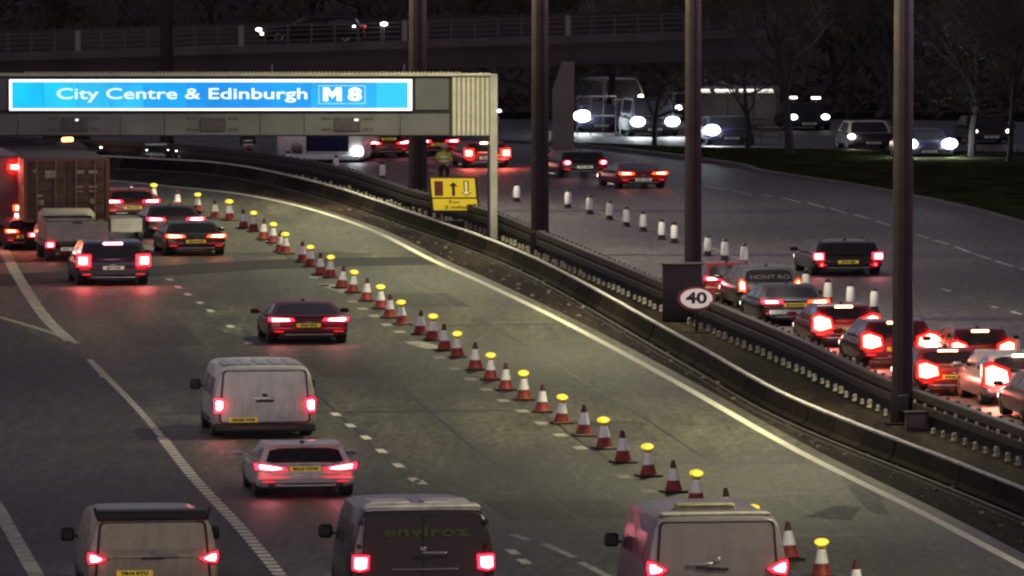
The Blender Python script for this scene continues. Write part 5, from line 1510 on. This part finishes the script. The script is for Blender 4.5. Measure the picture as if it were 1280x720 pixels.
for px_, py_, w_, lab in ((1020, 122, 5, "right of the third column, higher of two beside the thick tree"), (992, 121.5, 4, "just above the thick tree trunk"), (968, 14, 2, "high among the dark trees")):
    D_ = 428 if py_ > 50 else 474
    z_ = 16.6 - D_ * (py_ + 200) / 9200
    t = thing("street_lantern", "small white street lantern, " + lab, "street lamp", ((px_ - 640) * D_ / 9200, D_), 0, "small far street lanterns")
    mb = MB(); mb.tube([(0, .2, 0), (0, .2, z_), (0, 0, z_ + .08)], .05, 6); mb.build("pole", M_DKSTEEL, t)
    mb = MB(); mb.cbox(-w_ * .052, w_ * .052, -.2, .1, z_ - .05, z_ + .06, .02); mb.build("lantern", glow("far_lantern", (1, .97, .92), 6, (.9, .9, .9)), t)
def railing(label, px0, px1, D_, py_, py_b):
    x0, x1 = (px0 - 640) * D_ / 9200, (px1 - 640) * D_ / 9200
    t = thing("roadside_railing", label, "railing", (x0, D_), 0, "pale railings beside the far road")
    z_ = max(.5, 16.6 - D_ * (py_ + 200) / 9200)
    mb = MB(); mb.box(0, x1 - x0, 0, .06, z_ - .06, z_); mb.build("top_rail", mat("pale_railing", (.34, .32, .30), .6), t)
    mb = MB(); mb.box(0, x1 - x0, .01, .05, z_ * .5 - .03, z_ * .5 + .03); mb.build("mid_rail", mat("pale_railing", (.34, .32, .30), .6), t)
    n_ = max(3, int((x1 - x0) / .9))
    for k in range(n_ + 1):
        mb = MB(); x = (x1 - x0) * k / n_; mb.box(x - .03, x + .03, .0, .06, 0, z_); mb.build("post", M_STEEL, t)
railing("pale railing standing in for the lit roof of the warm-lamped grey car", 1074, 1122, 396, 158, 182)  # pale rails put in where a car's lit roof shows
railing("pale roadside railing left of the white van, below the bridge end", 722, 770, 414, 119, 140)
railing("low railing under the made-up shelter", 880, 975, 405, 158, 172)

# ================================================================ TREES
BARK = mat("dark_bark", (0.017, 0.013, 0.012), .95, var=.4, scale=3, bump=.3)
TWIG = mat("dark_twigs", (0.060, 0.044, 0.040), .95, var=.4, scale=1)
TWIG_G = mat("olive_twigs", (0.038, 0.036, 0.018), .95, var=.4, scale=1)
def tree_meshes(seed, h, spread, twig):
    r = random.Random(seed)
    tr, cr = MB(), MB()
    def grow(p, d, ln, rad, lev):
        n = 4
        pts, rs = [p.copy()], [rad]
        q, dd = p.copy(), d.copy()
        for i in range(n):
            dd = (dd + Vector((r.uniform(-.22, .22), r.uniform(-.22, .22), r.uniform(-.05, .16)))).normalized()
            q = q + dd * ln / n
            pts.append(q.copy()); rs.append(max(.012, rad * (1 - .6 * (i + 1) / n)))
        (tr if lev < 2 else cr).tube(pts, rs, 6 if lev == 0 else (5 if lev == 1 else 3))
        if lev == 4:
            return
        k = (6, 5, 5, 4)[lev]
        for i in range(k):
            t_ = r.uniform(.35, 1.0) if lev else r.uniform(.30, 1.0)
            j = min(n - 1, int(t_ * n)); b = pts[j].lerp(pts[j + 1], t_ * n - j)
            a = r.uniform(0, 6.28)
            out = Vector((math.cos(a), math.sin(a), r.uniform(-.1, .7))).normalized()
            grow(b, (dd * .45 + out * spread).normalized(), ln * r.uniform(.50, .72), max(.016, rad * .45), lev + 1)
        if lev >= 2:
            for i in range(8):
                b = pts[r.randrange(1, n + 1)] + Vector((r.uniform(-.5, .5), r.uniform(-.5, .5), r.uniform(-.4, .4)))
                a = Vector((r.uniform(-1, 1), r.uniform(-1, 1), r.uniform(-.6, .6))) * .16
                c = Vector((r.uniform(-1, 1), r.uniform(-1, 1), r.uniform(-1, 1))) * .11
                cr.add([b - a, b + c, b + a], [(0, 1, 2)])
    grow(Vector((0, 0, -.1)), Vector((0, 0, 1)), h * .62, h * .022, 0)
    return tr.mesh("trunk", BARK), cr.mesh("crown", twig, 0)
kinds = [tree_meshes(5, 11, .75, TWIG), tree_meshes(12, 9.5, .95, TWIG), tree_meshes(21, 12, .65, TWIG_G), tree_meshes(33, 8, 1.05, TWIG_G)]
def tree(kind, x, y, s, label, group, z=0):
    t = thing("bare_tree", label, "tree", (x, y, z), rg.uniform(0, 6.28), group)
    place(kinds[kind][0], "trunk", t, (0, 0, 0), 0, (s, s, s))
    place(kinds[kind][1], "crown", t, (0, 0, 0), 0, (s, s, s))
front = [(1, 818, 399, .72, "dark bare tree standing in front of the white van's headlights"), (0, 988, 388, 1.05, "thickest bare tree, right of the third lighting column"), (1, 935, 397, .8, "bare tree in front of the made-up shelter"),
         (3, 714, 402, .62, "small bare tree beside the pale bridge pier"), (2, 1062, 421, .9, "bare tree above the warm-lamped grey car"), (2, 1120, 408, .95, "bare tree behind the nearest lighting column"),
         (0, 1215, 384, .95, "bare tree right of the two-headlight dark blue car"), (3, 1262, 378, 1.0, "bare tree at the right edge on the verge"), (2, 870, 424, .8, "bare tree behind the third lighting column"), (0, 760, 428, .8, "bare tree behind the leftmost dazzling headlight")]
for k, px_, D_, s, lab in front:
    tree(k, (px_ - 640) * D_ / 9200, D_, s, lab, "bare trees along the verge")
rt = random.Random(17)
i = 0
PLACE = ["far left", "left", "left of centre", "centre", "right of centre", "right", "far right"]
cnt = {}
xs_ = [-34 + k * 3.55 + rt.uniform(-1, 1) for k in range(20)]
for k, x in enumerate(xs_):
    y = 458 + (k * 7 % 5) * 7
    h = 14 * (1 - math.exp(-max(0, (y - 452) / 14 - 1) / 5.0)) - .3
    prev = f"bare tree on the wooded hill, {ORD[k]} from the left in its row"
    tree((k * 3) % 4, x, y, rt.uniform(.75, 1.1), prev, "bare trees on the wooded hill", h)
# thicket of scrub under the hill trees, a mass nobody could count
um = MB()
for i in range(16000):
    x, y = rt.uniform(-45, 45), rt.uniform(441, 520)
    h = 14 * (1 - math.exp(-max(0, (y - 452) / 14 - 1) / 5.0))
    z = h + abs(rt.gauss(0, 1.3))
    a, b, c = [Vector((rt.uniform(-1, 1), rt.uniform(-1, 1), rt.uniform(-1, 1))) * .5 for _ in range(3)]
    p = Vector((x, y, z))
    um.add([p + a, p + b, p + c], [(0, 1, 2)])
tag(um.build("undergrowth", mat("scrub_leaves", (0.062, 0.048, 0.042), .95, var=.6, scale=.4), smooth=0), kind='stuff')

# ================================================================ PEOPLE
SKIN = mat("skin", (.30, .17, .12), .6)
def skin_mesh(name, verts, edges_, radii, m, sub=1):
    me = bpy.data.meshes.new(name)
    me.from_pydata(verts, edges_, [])
    o = bpy.data.objects.new(name, me); COL.objects.link(o)
    md = o.modifiers.new("skin", 'SKIN'); md.use_smooth_shade = True
    for i, r_ in enumerate(radii):
        me.skin_vertices[0].data[i].radius = r_ if isinstance(r_, tuple) else (r_, r_)
    me.skin_vertices[0].data[0].use_root = True
    sb = o.modifiers.new("sub", 'SUBSURF'); sb.levels = sub; sb.render_levels = sub
    dg = bpy.context.evaluated_depsgraph_get()
    out = bpy.data.meshes.new_from_object(o.evaluated_get(dg))
    bpy.data.objects.remove(o)
    out.materials.clear(); out.materials.append(m)
    return out
def person(label, pos, rot, vest_m, trouser_m, helmet_m, arms):
    t = thing("person", label, "person", pos, rot, "road workers")
    V = [(0, 0, .95), (0, 0, 1.15), (0, .01, 1.38), (0, .0, 1.50), (0, -.01, 1.58), (0, -.02, 1.70), (0, -.01, 1.78)]
    Rr = [(.15, .11), (.15, .11), (.17, .12), .065, .07, .10, .06]
    E_ = [(i, i + 1) for i in range(6)]
    def chain(start, pts, rs):
        k = start
        for p, r_ in zip(pts, rs):
            V.append(p); Rr.append(r_); E_.append((k, len(V) - 1)); k = len(V) - 1
        return k
    for s in (-1, 1):
        chain(0, [(s * .10, 0, .88), (s * .12, -.02, .50), (s * .13, .02, .09), (s * .14, -.14, .04)], [.10, .062, .045, .04])
        hnd = chain(2, [(s * .19, 0, 1.42), (s * .25, .03, 1.14), (s * .24, arms, 1.14 - .24 + abs(arms) * .3), (s * .235, arms * 1.15 - .02, 1.14 - .31 + abs(arms) * .3)], [.062, .048, .034, .036])
        hx, hy, hz = V[hnd]
        for k, (dx, ln) in enumerate(((-.028, .07), (-.010, .082), (.010, .076), (.027, .06))):
            chain(hnd, [(hx + dx, hy - .02, hz - .045), (hx + dx * 1.1, hy - .035, hz - .045 - ln * .6)], [.010, .008])
        chain(hnd, [(hx - s * .045, hy - .03, hz - .01), (hx - s * .055, hy - .05, hz - .04)], [.011, .009])
    me = skin_mesh("body", V, E_, Rr, SKIN, 2)
    place(me, "body", t, (0, 0, 0), 0, (KX, 1, 1))
    me = skin_mesh("jacket", [(0, 0, .88), (0, 0, 1.12), (0, .01, 1.40), (0, 0, 1.49), (-.20, 0, 1.42), (-.26, .03, 1.14), (-.25, arms * .8, .98 + abs(arms) * .2), (.20, 0, 1.42), (.26, .03, 1.14), (.25, arms * .8, .98 + abs(arms) * .2)],
                   [(0, 1), (1, 2), (2, 3), (2, 4), (4, 5), (5, 6), (2, 7), (7, 8), (8, 9)], [(.18, .14), (.18, .14), (.20, .15), .09, .08, .065, .055, .08, .065, .055], vest_m)
    place(me, "jacket", t, (0, 0, 0), 0, (KX, 1, 1))
    me = skin_mesh("trousers", [(0, 0, .97), (0, 0, .88)] + [(s * a, b, c) for s in (-1, 1) for a, b, c in ((.105, 0, .84), (.125, -.02, .50), (.135, .02, .12))], [(0, 1), (1, 2), (2, 3), (3, 4), (1, 5), (5, 6), (6, 7)], [(.165, .125), (.16, .12), .115, .08, .065, .115, .08, .065], trouser_m)
    place(me, "trousers", t, (0, 0, 0), 0, (KX, 1, 1))
    for s in (-1, 1):
        mb = MB(); mb.cbox(s * .14 * KX - .07 * KX, s * .14 * KX + .07 * KX, -.20, .08, -.0, .11, .035); mb.build("boot", M_BLACK, t)
    mb = MB(); mb.lathe([(.125, 1.73), (.125, 1.78), (.10, 1.84), (.04, 1.87)], 14, 0, 0, KX, 1.05); mb.build("helmet", helmet_m, t)
    for z in (1.02, 1.22):
        mb = MB(); mb.lathe([(.196, z), (.196, z + .05)], 16, 0, 0, KX, .80); mb.build("reflective_stripe", SLEEVE, t)
    # face: eyes, nose, mouth, ears
    for s in (-1, 1):
        mb = MB(); mb.lathe([(.004, 1.695), (.013, 1.70), (.013, 1.71), (.004, 1.715)], 8, s * .035 * KX, -.115); mb.build("eye", M_BLACK, t)
        mb = MB(); mb.cbox(s * .105 * KX - .015, s * .105 * KX + .015, -.03, .02, 1.66, 1.73, .01); mb.build("ear", SKIN, t)
    mb = MB(); mb.prism([(-.018 * KX, 1.655), (.018 * KX, 1.655), (.006, 1.70), (-.006, 1.70)], -.145, -.10); mb.build("nose", SKIN, t)
    mb = MB(); mb.cbox(-.035, .035, -.122, -.10, 1.622, 1.632, .003); mb.build("mouth", mat("lips", (.2, .06, .05), .6), t)
    return t
HIVIS = mat("hi_vis_yellow", (.42, .46, .06), .7, var=.2)
DARK_CLOTH = mat("dark_cloth", (.022, .018, .022), .9, var=.3)
person("road worker in a yellow-green jacket and dark trousers standing behind the yellow sign", (-3.30, 357.13), 2.6, HIVIS, DARK_CLOTH, mat("white_helmet", (.4, .38, .36), .5), -.12)
person("road worker in dark clothes with pale reflective bands beside the far white post", (-13.52, 376.54), .5, DARK_CLOTH, DARK_CLOTH, mat("dull_helmet", (.12, .09, .08), .5), -.16)
